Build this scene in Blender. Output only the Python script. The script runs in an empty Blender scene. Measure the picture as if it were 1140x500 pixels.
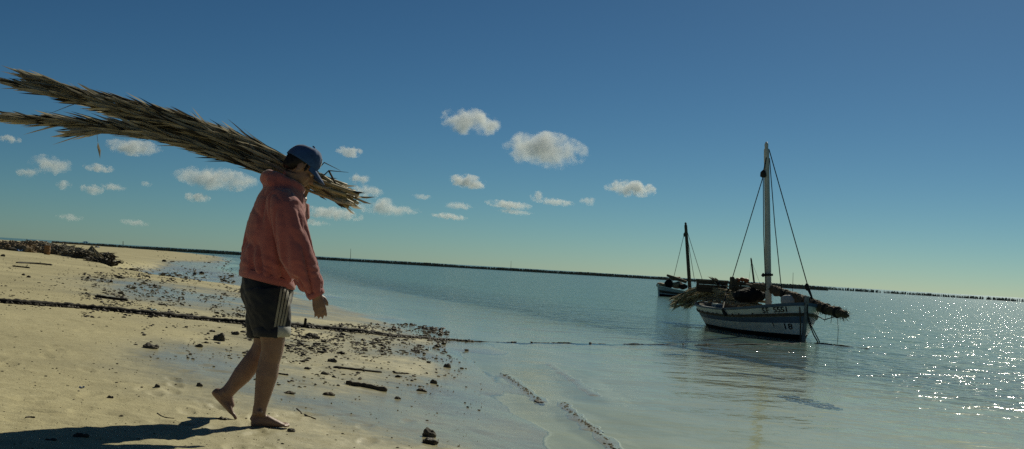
import bpy, bmesh, math, random
import numpy as np
from mathutils import Vector, Matrix, noise as mnoise
from mathutils.bvhtree import BVHTree

random.seed(7)
RNG = np.random.default_rng(11)
S = bpy.context.scene
C = S.collection
R = math.radians

# ------------------------------------------------------------------ camera
F = 1280.0                      # focal length in photograph pixels (1140 wide)
CX, CY = 570.0, 250.0
ROLL = math.atan(0.0592)
PITCH = math.atan(48.0 / F * math.cos(ROLL))
CAM = Vector((0, 0, 1.0))
fwd = Vector((0, math.cos(PITCH), math.sin(PITCH)))
r0 = Vector((1, 0, 0)); u0 = r0.cross(fwd)
rgt = r0 * math.cos(ROLL) + u0 * math.sin(ROLL)
upv = u0 * math.cos(ROLL) - r0 * math.sin(ROLL)
cam_data = bpy.data.cameras.new('camera')
cam_data.sensor_width = 36.0
cam_data.lens = 36.0 * F / 1140.0
cam_data.clip_start = 0.1
cam_data.clip_end = 60000
cam = bpy.data.objects.new('camera', cam_data); C.objects.link(cam)
cam.matrix_world = Matrix(((rgt.x, upv.x, -fwd.x, CAM.x), (rgt.y, upv.y, -fwd.y, CAM.y), (rgt.z, upv.z, -fwd.z, CAM.z), (0, 0, 0, 1)))
S.camera = cam

# ------------------------------------------------------------------ sky, sun, exposure
SUN_AZ, SUN_EL = R(25.5), R(33)
w = bpy.data.worlds.new('World'); S.world = w; w.use_nodes = True
nt = w.node_tree; bg = nt.nodes['Background']
sky = nt.nodes.new('ShaderNodeTexSky'); sky.sky_type = 'NISHITA'; sky.sun_disc = False
sky.sun_elevation = SUN_EL; sky.sun_rotation = SUN_AZ
sky.altitude = 0; sky.air_density = 0.7; sky.dust_density = 0.16; sky.ozone_density = 10.0
ga = nt.nodes.new('ShaderNodeGamma'); ga.inputs['Gamma'].default_value = 1.3       # deep, contrasty blue of the photograph
ti = nt.nodes.new('ShaderNodeMix'); ti.data_type = 'RGBA'; ti.blend_type = 'MULTIPLY'; ti.inputs['Factor'].default_value = 1.0
ti.inputs['B'].default_value = (0.478, 0.498, 0.345, 1)
nt.links.new(sky.outputs[0], ga.inputs['Color']); nt.links.new(ga.outputs[0], ti.inputs['A'])
nt.links.new(ti.outputs['Result'], bg.inputs['Color'])
bg.inputs['Strength'].default_value = 0.052
sl = bpy.data.lights.new('sun', 'SUN'); sl.energy = 3.7; sl.angle = R(0.53); sl.color = (1.0, 0.94, 0.75)
sun = bpy.data.objects.new('sun', sl); C.objects.link(sun)
sdir = Vector((math.sin(SUN_AZ) * math.cos(SUN_EL), math.cos(SUN_AZ) * math.cos(SUN_EL), math.sin(SUN_EL)))
sun.rotation_euler = (-sdir).to_track_quat('-Z', 'Y').to_euler()
sun.location = sdir * 50
S.view_settings.view_transform = 'Standard'; S.view_settings.look = 'None'
S.view_settings.exposure = 0.0; S.view_settings.gamma = 1.0
S.view_settings.use_curve_mapping = False
S.render.engine = 'CYCLES'
S.cycles.use_denoising = False; S.cycles.use_adaptive_sampling = False
S.cycles.max_bounces = 8; S.cycles.transparent_max_bounces = 24
S.cycles.volume_bounces = 2
S.cycles.sample_clamp_indirect = 6.0; S.cycles.sample_clamp_direct = 0.0
S.cycles.caustics_reflective = False; S.cycles.caustics_refractive = False

# ------------------------------------------------------------------ helpers
WATER = -0.22

def ray(px, py):
    return fwd + rgt * ((px - CX) / F) + upv * ((CY - py) / F)

def W(px, py, d):
    """world point seen at pixel, d metres ahead of the camera"""
    v = ray(px, py)
    return CAM + v * (d / v.y)

def on_plane(px, py, z):
    v = ray(px, py)
    return CAM + v * ((z - CAM.z) / v.z)

def to_px(p):
    v = Vector(p) - CAM
    k = v.dot(fwd)
    return CX + F * v.dot(rgt) / k, CY - F * v.dot(upv) / k

def props(o, label=None, cat=None, group=None, kind=None):
    if label: o['label'] = label
    if cat: o['category'] = cat
    if group: o['group'] = group
    if kind: o['kind'] = kind
    return o

def empty(name, loc, label, cat, group=None):
    o = bpy.data.objects.new(name, None); C.objects.link(o)
    o.empty_display_size = 0.2
    o.location = loc
    return props(o, label, cat, group)

def link(name, me, mat=None, parent=None, smooth=False):
    o = bpy.data.objects.new(name, me); C.objects.link(o)
    if mat is not None:
        for m in (mat if isinstance(mat, (list, tuple)) else [mat]):
            me.materials.append(m)
    if smooth:
        me.shade_smooth()
    if parent is not None:
        o.parent = parent
        # geometry is given in world coordinates: move it into the parent's frame (parents carry no rotation chain deeper than 2)
        inv = world_of(parent).inverted()
        o.matrix_parent_inverse = Matrix.Identity(4)
        me.transform(inv)
    return o

def world_of(o):
    m = o.matrix_basis.copy()
    p = o.parent
    while p is not None:
        m = p.matrix_basis @ m
        p = p.parent
    return m

def pydata(name, verts, faces, mat=None, parent=None, smooth=False):
    me = bpy.data.meshes.new(name)
    me.from_pydata([tuple(v) for v in verts], [], faces)
    me.update()
    return link(name, me, mat, parent, smooth)

def recenter(o):
    """origin of a one-mesh thing to the bottom of its bounding box"""
    me = o.data
    n = len(me.vertices)
    co = np.empty(n * 3); me.vertices.foreach_get('co', co); co = co.reshape(-1, 3)
    c = np.array([(co[:, 0].min() + co[:, 0].max()) / 2, (co[:, 1].min() + co[:, 1].max()) / 2, co[:, 2].min()])
    me.vertices.foreach_set('co', (co - c).ravel()); me.update()
    o.location = o.location + Vector(c)
    return o

class MB:
    """collects vertices and faces of one mesh"""
    def __init__(s): s.v = []; s.f = []; s.mi = []
    def add(s, vs, fs, mi=0):
        b = len(s.v); s.v.extend(vs); s.f.extend([tuple(b + i for i in f) for f in fs]); s.mi.extend([mi] * len(fs))
    def loft(s, rings, cap=True, mi=0):
        n = len(rings[0]); b = len(s.v)
        for r in rings: s.v.extend(r)
        for i in range(len(rings) - 1):
            for j in range(n):
                k = (j + 1) % n
                s.f.append((b + i * n + j, b + i * n + k, b + (i + 1) * n + k, b + (i + 1) * n + j)); s.mi.append(mi)
        if cap:
            s.f.append(tuple(b + j for j in reversed(range(n)))); s.mi.append(mi)
            e = b + (len(rings) - 1) * n
            s.f.append(tuple(e + j for j in range(n))); s.mi.append(mi)
    def tube(s, pts, rad, n=8, mi=0, cap=True):
        pts = [Vector(p) for p in pts]
        if not isinstance(rad, (list, tuple)): rad = [rad] * len(pts)
        rings = []; ref = None
        for i, p in enumerate(pts):
            t = (pts[min(i + 1, len(pts) - 1)] - pts[max(i - 1, 0)])
            t = t.normalized() if t.length > 1e-9 else Vector((0, 0, 1))
            if ref is None:
                ref = Vector((0, 0, 1)) if abs(t.z) < 0.9 else Vector((0, 1, 0))
            a = (ref - t * ref.dot(t)).normalized(); b2 = t.cross(a); ref = a
            rings.append([p + (a * math.cos(2 * math.pi * j / n) + b2 * math.sin(2 * math.pi * j / n)) * rad[i] for j in range(n)])
        s.loft(rings, cap, mi)
    def ell(s, c, ax, n=12, m=8, mi=0):
        """ellipsoid with axis vectors ax"""
        c = Vector(c); a, b2, d = [Vector(q) for q in ax]
        rings = []
        for i in range(m):
            th = math.pi * (i + 0.5) / m
            rings.append([c + a * (math.sin(th) * math.cos(2 * math.pi * j / n)) + b2 * (math.sin(th) * math.sin(2 * math.pi * j / n)) + d * math.cos(th) for j in range(n)])
        s.loft(rings, True, mi)
    def box(s, c, ax, mi=0):
        c = Vector(c); a, b2, d = [Vector(q) for q in ax]
        vs = [c + a * x + b2 * y + d * z for x in (-1, 1) for y in (-1, 1) for z in (-1, 1)]
        s.add(vs, [(0, 1, 3, 2), (4, 6, 7, 5), (0, 4, 5, 1), (2, 3, 7, 6), (0, 2, 6, 4), (1, 5, 7, 3)], mi)
    def mesh(s, name):
        me = bpy.data.meshes.new(name)
        me.from_pydata([tuple(v) for v in s.v], [], s.f)
        me.polygons.foreach_set('material_index', s.mi)
        me.update()
        return me
    def build(s, name, mat=None, parent=None, smooth=False):
        return link(name, s.mesh(name), mat, parent, smooth)

def remesh(mb, voxel, smooth_it=4, fac=0.5):
    """union of the shapes in mb as one continuous surface"""
    me = mb.mesh('tmp')
    bm = bmesh.new(); bm.from_mesh(me); bmesh.ops.recalc_face_normals(bm, faces=bm.faces); bm.to_mesh(me); bm.free()
    o = bpy.data.objects.new('tmp', me); C.objects.link(o)
    m = o.modifiers.new('r', 'REMESH'); m.mode = 'VOXEL'; m.voxel_size = voxel
    if smooth_it:
        k = o.modifiers.new('s', 'SMOOTH'); k.factor = fac; k.iterations = smooth_it
    dg = bpy.context.evaluated_depsgraph_get()
    out = bpy.data.meshes.new_from_object(o.evaluated_get(dg))
    bpy.data.objects.remove(o); bpy.data.meshes.remove(me)
    return out

def displace(me, fn):
    """fn(co, normal) -> offset along normal"""
    co = [v.co.copy() for v in me.vertices]; no = [v.normal.copy() for v in me.vertices]
    for v, c, n in zip(me.vertices, co, no):
        v.co = c + n * fn(c, n)
    me.update()

# vectorised value noise -------------------------------------------------
def vnoise(x, y, seed=0):
    xi = np.floor(x).astype(np.int64); yi = np.floor(y).astype(np.int64)
    fx = x - xi; fy = y - yi
    fx = fx * fx * fx * (fx * (fx * 6 - 15) + 10); fy = fy * fy * fy * (fy * (fy * 6 - 15) + 10)
    def h(a, b):
        n = (a * 374761393 + b * 668265263 + seed * 1442695041) & 0xFFFFFFFF
        n = ((n ^ (n >> 13)) * 1274126177) & 0xFFFFFFFF
        n = n ^ (n >> 16)
        return (n & 0xFFFF) / 65535.0
    return (h(xi, yi) * (1 - fx) + h(xi + 1, yi) * fx) * (1 - fy) + (h(xi, yi + 1) * (1 - fx) + h(xi + 1, yi + 1) * fx) * fy

def fbm(x, y, octv=4, seed=0):
    t = 0; a = 0.5
    for i in range(octv):
        t = t + a * (vnoise(x, y, seed + i) - 0.5) * 2; x = x * 2.03 + 13.7; y = y * 2.03 - 7.1; a *= 0.5
    return t

# ------------------------------------------------------------------ materials
def nodes(name):
    m = bpy.data.materials.new(name); m.use_nodes = True
    return m, m.node_tree, m.node_tree.nodes['Principled BSDF']

def mat(name, col, col2=None, rough=0.8, scale=8.0, bump=0.0, bscale=None, spec=0.3, stretch=None, detail=5.0, coord='Object', metal=0.0, sheen=0.0, sss=0.0, thin=0.0):
    m, t, p = nodes(name)
    p.inputs['Roughness'].default_value = rough
    p.inputs['Specular IOR Level'].default_value = spec
    p.inputs['Metallic'].default_value = metal
    if sheen:
        p.inputs['Sheen Weight'].default_value = sheen; p.inputs['Sheen Roughness'].default_value = 0.5
    if sss:
        p.inputs['Subsurface Weight'].default_value = sss; p.inputs['Subsurface Radius'].default_value = (0.012, 0.005, 0.003)
    tc = t.nodes.new('ShaderNodeTexCoord'); src = tc.outputs[coord]
    if stretch:
        mp = t.nodes.new('ShaderNodeMapping'); mp.inputs['Scale'].default_value = stretch
        t.links.new(src, mp.inputs['Vector']); src = mp.outputs[0]
    n = t.nodes.new('ShaderNodeTexNoise'); n.inputs['Scale'].default_value = scale; n.inputs['Detail'].default_value = detail
    n.inputs['Roughness'].default_value = 0.65
    t.links.new(src, n.inputs['Vector'])
    cr = t.nodes.new('ShaderNodeValToRGB')
    c2 = col2 or tuple(c * 0.72 for c in col)
    cr.color_ramp.elements[0].position = 0.32; cr.color_ramp.elements[1].position = 0.68
    cr.color_ramp.elements[0].color = (*c2, 1); cr.color_ramp.elements[1].color = (*col, 1)
    t.links.new(n.outputs[0], cr.inputs[0]); t.links.new(cr.outputs[0], p.inputs['Base Color'])
    if bump:
        b = t.nodes.new('ShaderNodeBump'); b.inputs['Strength'].default_value = 1.0; b.inputs['Distance'].default_value = bump
        n2 = t.nodes.new('ShaderNodeTexNoise'); n2.inputs['Scale'].default_value = bscale or scale * 4; n2.inputs['Detail'].default_value = 4
        t.links.new(src, n2.inputs['Vector']); t.links.new(n2.outputs[0], b.inputs['Height']); t.links.new(b.outputs[0], p.inputs['Normal'])
    if thin:      # thin dry leaf: part of the light comes through
        tr = t.nodes.new('ShaderNodeBsdfTranslucent'); t.links.new(cr.outputs[0], tr.inputs['Color'])
        mx = t.nodes.new('ShaderNodeMixShader'); mx.inputs[0].default_value = thin
        t.links.new(p.outputs[0], mx.inputs[1]); t.links.new(tr.outputs[0], mx.inputs[2])
        t.links.new(mx.outputs[0], t.nodes['Material Output'].inputs['Surface'])
    return m

M = {}
M['skin'] = mat('skin', (0.30, 0.185, 0.135), (0.22, 0.13, 0.095), 0.5, 14, 0.0008, 160, 0.35, sss=0.05)
M['hoodie'] = mat('red_fleece', (0.41, 0.132, 0.13), (0.355, 0.108, 0.106), 0.95, 6, 0.0015, 260, 0.1, sheen=0.4)
M['shorts'] = mat('dark_cloth', (0.022, 0.026, 0.036), (0.012, 0.015, 0.022), 0.75, 10, 0.001, 200, 0.25, sheen=0.15)
M['stripe'] = mat('grey_white_stripe', (0.33, 0.32, 0.28), (0.22, 0.215, 0.185), 0.8, 20)
M['lining'] = mat('pale_lining', (0.52, 0.52, 0.47), (0.36, 0.37, 0.36), 0.85, 30, 0.001, 120)
M['cap'] = mat('blue_cap_cloth', (0.035, 0.10, 0.27), (0.022, 0.065, 0.18), 0.85, 25, 0.0006, 300, 0.2, sheen=0.2)
M['white_cloth'] = mat('white_cloth', (0.75, 0.75, 0.72), (0.6, 0.6, 0.57), 0.85, 40)
M['hair'] = mat('black_hair', (0.012, 0.010, 0.009), (0.006, 0.005, 0.005), 0.55, 60, 0.002, 150)
M['eye'] = mat('eye_white', (0.55, 0.5, 0.45), (0.5, 0.45, 0.4), 0.2, 10)
M['frond'] = mat('dry_palm_leaf', (0.62, 0.565, 0.43), (0.34, 0.30, 0.22), 0.75, 7, 0.0, spec=0.25, thin=0.3)
M['frond2'] = mat('grey_palm_leaf', (0.45, 0.42, 0.335), (0.23, 0.21, 0.165), 0.8, 9, 0.0, spec=0.25, thin=0.3)
M['frond3'] = mat('brown_palm_leaf', (0.17, 0.148, 0.108), (0.085, 0.073, 0.053), 0.8, 9, 0.0, spec=0.2, thin=0.3)
M['frond_dark'] = mat('dark_palm_leaf', (0.06, 0.05, 0.036), (0.03, 0.026, 0.02), 0.85, 9)  # darkest leaflets, their tone imitates the self-shadowed gaps between blades
M['grey_paint'] = mat('weathered_grey_paint', (0.30, 0.32, 0.32), (0.16, 0.16, 0.155), 0.7, 9, 0.002, 40)
M['stem'] = mat('palm_stem', (0.46, 0.38, 0.22), (0.27, 0.21, 0.12), 0.6, 12, 0.001, 60, stretch=(1, 1, 1))
M['cutend'] = mat('cut_stem_end', (0.50, 0.42, 0.24), (0.36, 0.29, 0.16), 0.8, 60)
M['rope'] = mat('weedy_rope', (0.030, 0.025, 0.018), (0.012, 0.010, 0.008), 0.85, 30, 0.006, 50)
M['weed'] = mat('dark_seaweed', (0.07, 0.057, 0.037), (0.03, 0.024, 0.016), 0.7, 20, 0.002, 80)
M['weed2'] = mat('brown_litter', (0.12, 0.095, 0.058), (0.05, 0.04, 0.026), 0.85, 12, 0.001, 80, coord='Generated')
M['weed3'] = mat('pale_weed', (0.24, 0.22, 0.145), (0.15, 0.14, 0.09), 0.85, 20)
M['fence'] = mat('hazed_frond_fence', (0.24, 0.225, 0.18), (0.14, 0.13, 0.105), 0.85, 2)  # frond colour lightened to imitate haze over the distance
M['stone_dark'] = mat('dark_stone', (0.13, 0.115, 0.088), (0.06, 0.052, 0.04), 0.85, 9, 0.004, 40)
M['stone_tan'] = mat('tan_stone', (0.33, 0.25, 0.15), (0.19, 0.14, 0.085), 0.9, 6, 0.006, 30)
M['wood'] = mat('grey_driftwood', (0.12, 0.10, 0.07), (0.045, 0.036, 0.026), 0.85, 12, 0.003, 40, stretch=(1, 1, 1))
M['wood_dark'] = mat('dark_driftwood', (0.035, 0.03, 0.024), (0.018, 0.015, 0.012), 0.85, 12, 0.003, 40)
M['blue_plastic'] = mat('blue_plastic', (0.03, 0.13, 0.38), (0.02, 0.09, 0.28), 0.4, 10)
M['pale_blue'] = mat('pale_blue_plastic', (0.28, 0.42, 0.48), (0.2, 0.33, 0.4), 0.4, 10)
M['drum'] = mat('rusty_orange_paint', (0.34, 0.19, 0.09), (0.22, 0.12, 0.06), 0.8, 9)
M['orange'] = mat('orange_plastic', (0.42, 0.15, 0.055), (0.3, 0.10, 0.04), 0.6, 6)
M['boat_white'] = mat('white_boat_paint', (0.85, 0.855, 0.82), (0.60, 0.59, 0.54), 0.5, 3.2, 0.002, 40, 0.4, stretch=(1, 1, 2.0), detail=9)
M['boat_blue'] = mat('grey_blue_boat_paint', (0.10, 0.16, 0.24), (0.07, 0.11, 0.17), 0.55, 5, 0.002, 40)
M['boat_brown'] = mat('brown_rubbing_strake', (0.14, 0.105, 0.07), (0.06, 0.045, 0.032), 0.8, 8, 0.003, 50)
M['boat_black'] = mat('black_bottom_paint', (0.010, 0.011, 0.010), (0.006, 0.006, 0.006), 0.8, 5, 0.003, 30, 0.15)
M['boat_inside'] = mat('worn_boat_inside', (0.22, 0.20, 0.16), (0.10, 0.09, 0.075), 0.8, 6)
M['mast_white'] = mat('white_mast_paint', (0.66, 0.67, 0.64), (0.5, 0.5, 0.47), 0.5, 6)
M['mast_wood'] = mat('dark_mast_wood', (0.11, 0.08, 0.055), (0.06, 0.045, 0.03), 0.7, 6)
M['line'] = mat('tarred_line', (0.035, 0.033, 0.03), (0.02, 0.02, 0.018), 0.8, 30)
M['paint_black'] = mat('black_lettering', (0.012, 0.012, 0.014), (0.02, 0.02, 0.022), 0.6, 30)
M['rust'] = mat('rust_stain', (0.16, 0.075, 0.04), (0.10, 0.045, 0.025), 0.9, 20)
M['crate'] = mat('crate_board', (0.33, 0.25, 0.14), (0.2, 0.15, 0.085), 0.8, 8)
M['crate_dark'] = mat('dark_crate_board', (0.10, 0.075, 0.05), (0.06, 0.045, 0.03), 0.85, 8)
M['net'] = mat('black_net', (0.013, 0.013, 0.012), (0.007, 0.007, 0.007), 0.9, 30, 0.01, 40)
M['sail'] = mat('brown_sailcloth', (0.17, 0.125, 0.08), (0.09, 0.066, 0.043), 0.9, 7, 0.01, 25)
M['sack'] = mat('grey_white_sack', (0.52, 0.53, 0.50), (0.38, 0.39, 0.37), 0.8, 6, 0.006, 14)
# ------------------------------------------------------------------ terrain
shore_px = [(655, 525), (612, 482), (565, 440), (528, 404), (505, 386), (462, 368), (405, 350), (350, 331), (305, 315), (252, 301.5), (263, 292), (252, 286.5), (215, 282.5), (160, 279)]
SH = [on_plane(x, y, WATER) for x, y in shore_px]
SH = [Vector((4.6, -12)), Vector((2.6, 0)), Vector((1.35, 5.2))] + [Vector((p.x, p.y)) for p in SH]
SH += [SH[-1] + Vector((-260, 330)), SH[-1] + Vector((-2500, 2200))]
SHn = np.array([(p.x, p.y) for p in SH])

def shore_dist(x, y):
    """metres from the waterline, positive on land (the left side)"""
    x = np.asarray(x, float); y = np.asarray(y, float)
    best = np.full(x.shape, 1e18); sgn = np.ones(x.shape)
    for a, b in zip(SHn[:-1], SHn[1:]):
        d = b - a; L2 = d @ d
        t = np.clip(((x - a[0]) * d[0] + (y - a[1]) * d[1]) / L2, 0, 1)
        dx = x - (a[0] + t * d[0]); dy = y - (a[1] + t * d[1])
        q = dx * dx + dy * dy
        cr = d[0] * dy - d[1] * dx
        m = q < best - 1e-9
        best = np.where(m, q, best); sgn = np.where(m, np.sign(cr), sgn)
    return np.sqrt(best) * np.where(sgn == 0, 1, sgn)

def base_height(x, y):
    d = shore_dist(x, y)
    far_ = np.clip((np.asarray(y, float) - 55) / 60, 0, 1)
    land = (1.24 - 0.62 * far_) * (1 - np.exp(-np.maximum(d, 0) / 11.5))
    e_ = np.maximum(-d, 0)
    sea = -(0.032 * e_ + 0.0035 * e_ ** 2); sea = np.maximum(sea, -1.6)
    return WATER + land + sea, d

RIDGES = [[(on_plane(a_, b_, WATER).x, on_plane(a_, b_, WATER).y) for a_, b_ in r_] for r_ in ([(560, 417), (580, 430), (602, 447)], [(627, 449), (645, 467), (664, 481), (688, 505)], [(610, 405), (640, 424), (660, 440)])]
_rp = random.Random(77)
PRINTS = []
_mp = on_plane(262, 474, 0.0)
for _k in range(1, 7):      # behind the man, left and right foot in turn
    _s = -1 if _k % 2 else 1
    PRINTS.append((_mp.x - 0.36 * _k * math.cos(R(20)) - 0.07 * _s * math.sin(R(20)), _mp.y - 0.36 * _k * math.sin(R(20)) + 0.07 * _s * math.cos(R(20)), R(20), 0.016))
for _k in range(46):        # older, softened ones
    _q = on_plane(_rp.uniform(-60, 430), 345 + 150 * _rp.random() ** 0.8, 0.1); _an = _rp.choice((R(100), R(60), R(20), R(200))) + _rp.uniform(-.5, .5)
    for _j in range(3):
        _s = 1 if _j % 2 else -1
        PRINTS.append((_q.x + 0.62 * _j * math.cos(_an) - 0.08 * _s * math.sin(_an), _q.y + 0.62 * _j * math.sin(_an) + 0.08 * _s * math.cos(_an), _an, _rp.uniform(0.004, 0.011)))
PC = on_plane(208, 313, WATER + 0.02)
def pool_mask(x, y):
    u = (x - PC.x - (y - PC.y) * (PC.x / PC.y)) / 2.6; v = (y - PC.y) / np.where(y > PC.y, 17.0, 8.0)
    q = np.clip(1.25 - np.sqrt(u * u + v * v), 0, 0.6) / 0.6
    return q * q * (3 - 2 * q)

def height(x, y):
    x = np.asarray(x, float); y = np.asarray(y, float)
    h, d = base_height(x, y)
    r = np.hypot(x, y)
    near = np.exp(-np.maximum(r - 6, 0) / 25)
    flat = np.exp(-(d / 3.0) ** 2)
    # soft undulation, low sand bars round the waterline, ripples and trodden unevenness
    # tidal flat with shallow pools beyond the cable
    fm = pool_mask(x, y); h = h * (1 - fm) + (WATER + 0.034 + 0.10 * fbm(x * 0.5, y * 0.33, 4, 77)) * fm
    h = h + 0.028 * fbm(x * 0.35, y * 0.22, 3, 3) * np.clip(r / 10, 0.4, 2.5)
    h = h + 0.030 * flat * fbm((x + y * 0.55) * 1.1, (y - x * 0.5) * 0.28, 3, 21)
    h = h + 0.007 * near * fbm(x * 3.1, y * 3.1, 4, 9) * np.clip(0.35 + d, 0.15, 1.0)
    h = h + 0.0035 * near * fbm(x * 14, y * 14, 3, 31) * np.clip(0.35 + d * 0.6, 0.1, 1.0)
    # two low sand ridges in the shallows, their crests just awash
    hr_ = np.full(h.shape, -9.0)
    for rid in RIDGES:
        for a_, b_ in zip(rid[:-1], rid[1:]):
            dx_, dy_ = b_[0] - a_[0], b_[1] - a_[1]; L2 = dx_ * dx_ + dy_ * dy_
            t_ = np.clip(((x - a_[0]) * dx_ + (y - a_[1]) * dy_) / L2, 0, 1)
            q_ = np.hypot(x - a_[0] - t_ * dx_, y - a_[1] - t_ * dy_)
            hr_ = np.maximum(hr_, WATER + 0.010 + 0.012 * fbm(x * 5, y * 5, 2, 5) - 0.16 * q_)
    h = np.maximum(h, np.where(hr_ > WATER - 0.05, hr_, h))
    # footprints: the man's own trail and older ones
    hx, hy = x.ravel(), y.ravel(); add = np.zeros(hx.size)
    sel = np.where((np.hypot(hx, hy) < 16) & (d.ravel() > 0.1))[0]
    if sel.size:
        sx_, sy_ = hx[sel], hy[sel]; acc = np.zeros(sel.size)
        for (fx, fy, an, dp) in PRINTS:
            ca, sa = math.cos(an), math.sin(an); dx, dy = sx_ - fx, sy_ - fy
            m_ = np.abs(dx) + np.abs(dy) < 0.5
            u_ = (dx[m_] * ca + dy[m_] * sa) / 0.125; v_ = (-dx[m_] * sa + dy[m_] * ca) / (0.046 + 0.010 * u_)
            q = u_ * u_ + v_ * v_
            acc[m_] += dp * (-np.exp(-q * q * 0.9) + 0.42 * np.exp(-(np.sqrt(q) - 1.35) ** 2 * 9))
        add[sel] = acc
    return h + add.reshape(h.shape)

def polar(r_list, angs):
    rr, aa = np.meshgrid(r_list, angs, indexing='ij')
    x = rr * np.sin(aa); y = rr * np.cos(aa)
    n, m = rr.shape
    idx = np.arange(n * m).reshape(n, m)
    a = idx[:-1, :]; b = idx[1:, :]
    a2 = np.roll(a, -1, 1); b2 = np.roll(b, -1, 1)
    faces = np.stack([a, a2, b2, b], -1).reshape(-1, 4)
    return x.ravel(), y.ravel(), faces, m

def grid_mesh(name, x, y, z, faces, m):
    # centre vertex closes the ring
    v = np.stack([x, y, z], -1)
    me = bpy.data.meshes.new(name)
    nv, nf = len(v), len(faces)
    me.vertices.add(nv); me.vertices.foreach_set('co', v.ravel())
    me.loops.add(nf * 4); me.loops.foreach_set('vertex_index', faces.ravel())
    me.polygons.add(nf); me.polygons.foreach_set('loop_start', np.arange(nf) * 4); me.polygons.foreach_set('loop_total', np.full(nf, 4))
    me.update(); me.validate()
    return me

fine = np.radians(np.linspace(-31, 31, 560))
coarse = np.radians(np.linspace(31, 329, 90))[1:-1]
ANG = np.concatenate([fine, coarse])
def sand_mat():
    m, t, p = nodes('sand')
    N = t.nodes.new; L = t.links.new
    geo = N('ShaderNodeNewGeometry')
    wet = N('ShaderNodeAttribute'); wet.attribute_name = 'rise'       # height above the water, metres
    n1 = N('ShaderNodeTexNoise'); n1.inputs['Scale'].default_value = 0.55; n1.inputs['Detail'].default_value = 6; n1.inputs['Roughness'].default_value = 0.6
    n2 = N('ShaderNodeTexNoise'); n2.inputs['Scale'].default_value = 9; n2.inputs['Detail'].default_value = 8; n2.inputs['Roughness'].default_value = 0.7
    n3 = N('ShaderNodeTexNoise'); n3.inputs['Scale'].default_value = 220; n3.inputs['Detail'].default_value = 3
    for n in (n1, n2, n3): L(geo.outputs['Position'], n.inputs['Vector'])
    # dry colour
    c1 = N('ShaderNodeValToRGB'); e = c1.color_ramp.elements
    e[0].position = 0.3; e[0].color = (0.445, 0.40, 0.235, 1); e[1].position = 0.7; e[1].color = (0.585, 0.538, 0.335, 1)
    L(n2.outputs[0], c1.inputs[0])
    c2 = N('ShaderNodeValToRGB'); e = c2.color_ramp.elements
    e[0].position = 0.35; e[0].color = (0.78, 0.775, 0.76, 1); e[1].position = 0.65; e[1].color = (1.06, 1.05, 1.03, 1)
    L(n1.outputs[0], c2.inputs[0])
    mul = N('ShaderNodeMix'); mul.data_type = 'RGBA'; mul.blend_type = 'MULTIPLY'; mul.inputs['Factor'].default_value = 1
    L(c1.outputs[0], mul.inputs['A']); L(c2.outputs[0], mul.inputs['B'])
    g = N('ShaderNodeValToRGB'); e = g.color_ramp.elements
    e[0].position = 0.3; e[0].color = (0.78, 0.77, 0.75, 1); e[1].position = 0.7; e[1].color = (1.12, 1.12, 1.12, 1)
    L(n3.outputs[0], g.inputs[0])
    mul2 = N('ShaderNodeMix'); mul2.data_type = 'RGBA'; mul2.blend_type = 'MULTIPLY'; mul2.inputs['Factor'].default_value = 1
    L(mul.outputs['Result'], mul2.inputs['A']); L(g.outputs[0], mul2.inputs['B'])
    # wetness: low lying sand, broken up by patches
    a = N('ShaderNodeMath'); a.operation = 'MULTIPLY_ADD'; a.inputs[1].default_value = 0.42; L(n1.outputs[0], a.inputs[0]); L(wet.outputs['Fac'], a.inputs[2])
    a2 = N('ShaderNodeMath'); a2.operation = 'MULTIPLY_ADD'; a2.inputs[1].default_value = 0.16; L(n2.outputs[0], a2.inputs[0]); L(a.outputs[0], a2.inputs[2])
    wr = N('ShaderNodeMapRange'); wr.interpolation_type = 'SMOOTHSTEP'
    wr.inputs['From Min'].default_value = 0.24; wr.inputs['From Max'].default_value = 0.62
    wr.inputs['To Min'].default_value = 1.0; wr.inputs['To Max'].default_value = 0.0
    fl = N('ShaderNodeAttribute'); fl.attribute_name = 'film'
    a3 = N('ShaderNodeMath'); a3.operation = 'SUBTRACT'; L(a2.outputs[0], a3.inputs[0]); L(fl.outputs['Fac'], a3.inputs[1])
    L(a3.outputs[0], wr.inputs['Value'])
    wc = N('ShaderNodeMix'); wc.data_type = 'RGBA'
    L(wr.outputs[0], wc.inputs['Factor']); L(mul2.outputs['Result'], wc.inputs['A'])
    wm = N('ShaderNodeMix'); wm.data_type = 'RGBA'; wm.blend_type = 'MULTIPLY'; wm.inputs['Factor'].default_value = 1
    wm.inputs['B'].default_value = (0.90, 0.92, 0.90, 1); L(mul2.outputs['Result'], wm.inputs['A'])
    L(wm.outputs['Result'], wc.inputs['B']); L(wc.outputs['Result'], p.inputs['Base Color'])
    ro = N('ShaderNodeMapRange'); ro.inputs['To Min'].default_value = 0.92; ro.inputs['To Max'].default_value = 0.16; L(wr.outputs[0], ro.inputs['Value'])
    # a film of water lies on the lowest sand; below the surface the sand is matt
    fi = N('ShaderNodeValToRGB'); fi.color_ramp.interpolation = 'EASE'; e = fi.color_ramp.elements     # rise -0.05 .. 0.15 m
    e[0].position = 0.23; e[0].color = (5, 5, 5, 1); e[1].position = 0.255; e[1].color = (0.35, 0.35, 0.35, 1)
    q_ = e.new(0.40); q_.color = (0.45, 0.45, 0.45, 1); q_ = e.new(0.62); q_.color = (1, 1, 1, 1)
    fm_ = N('ShaderNodeMapRange'); fm_.inputs['From Min'].default_value = -0.05; fm_.inputs['From Max'].default_value = 0.15; L(wet.outputs['Fac'], fm_.inputs['Value']); L(fm_.outputs[0], fi.inputs[0])
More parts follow.
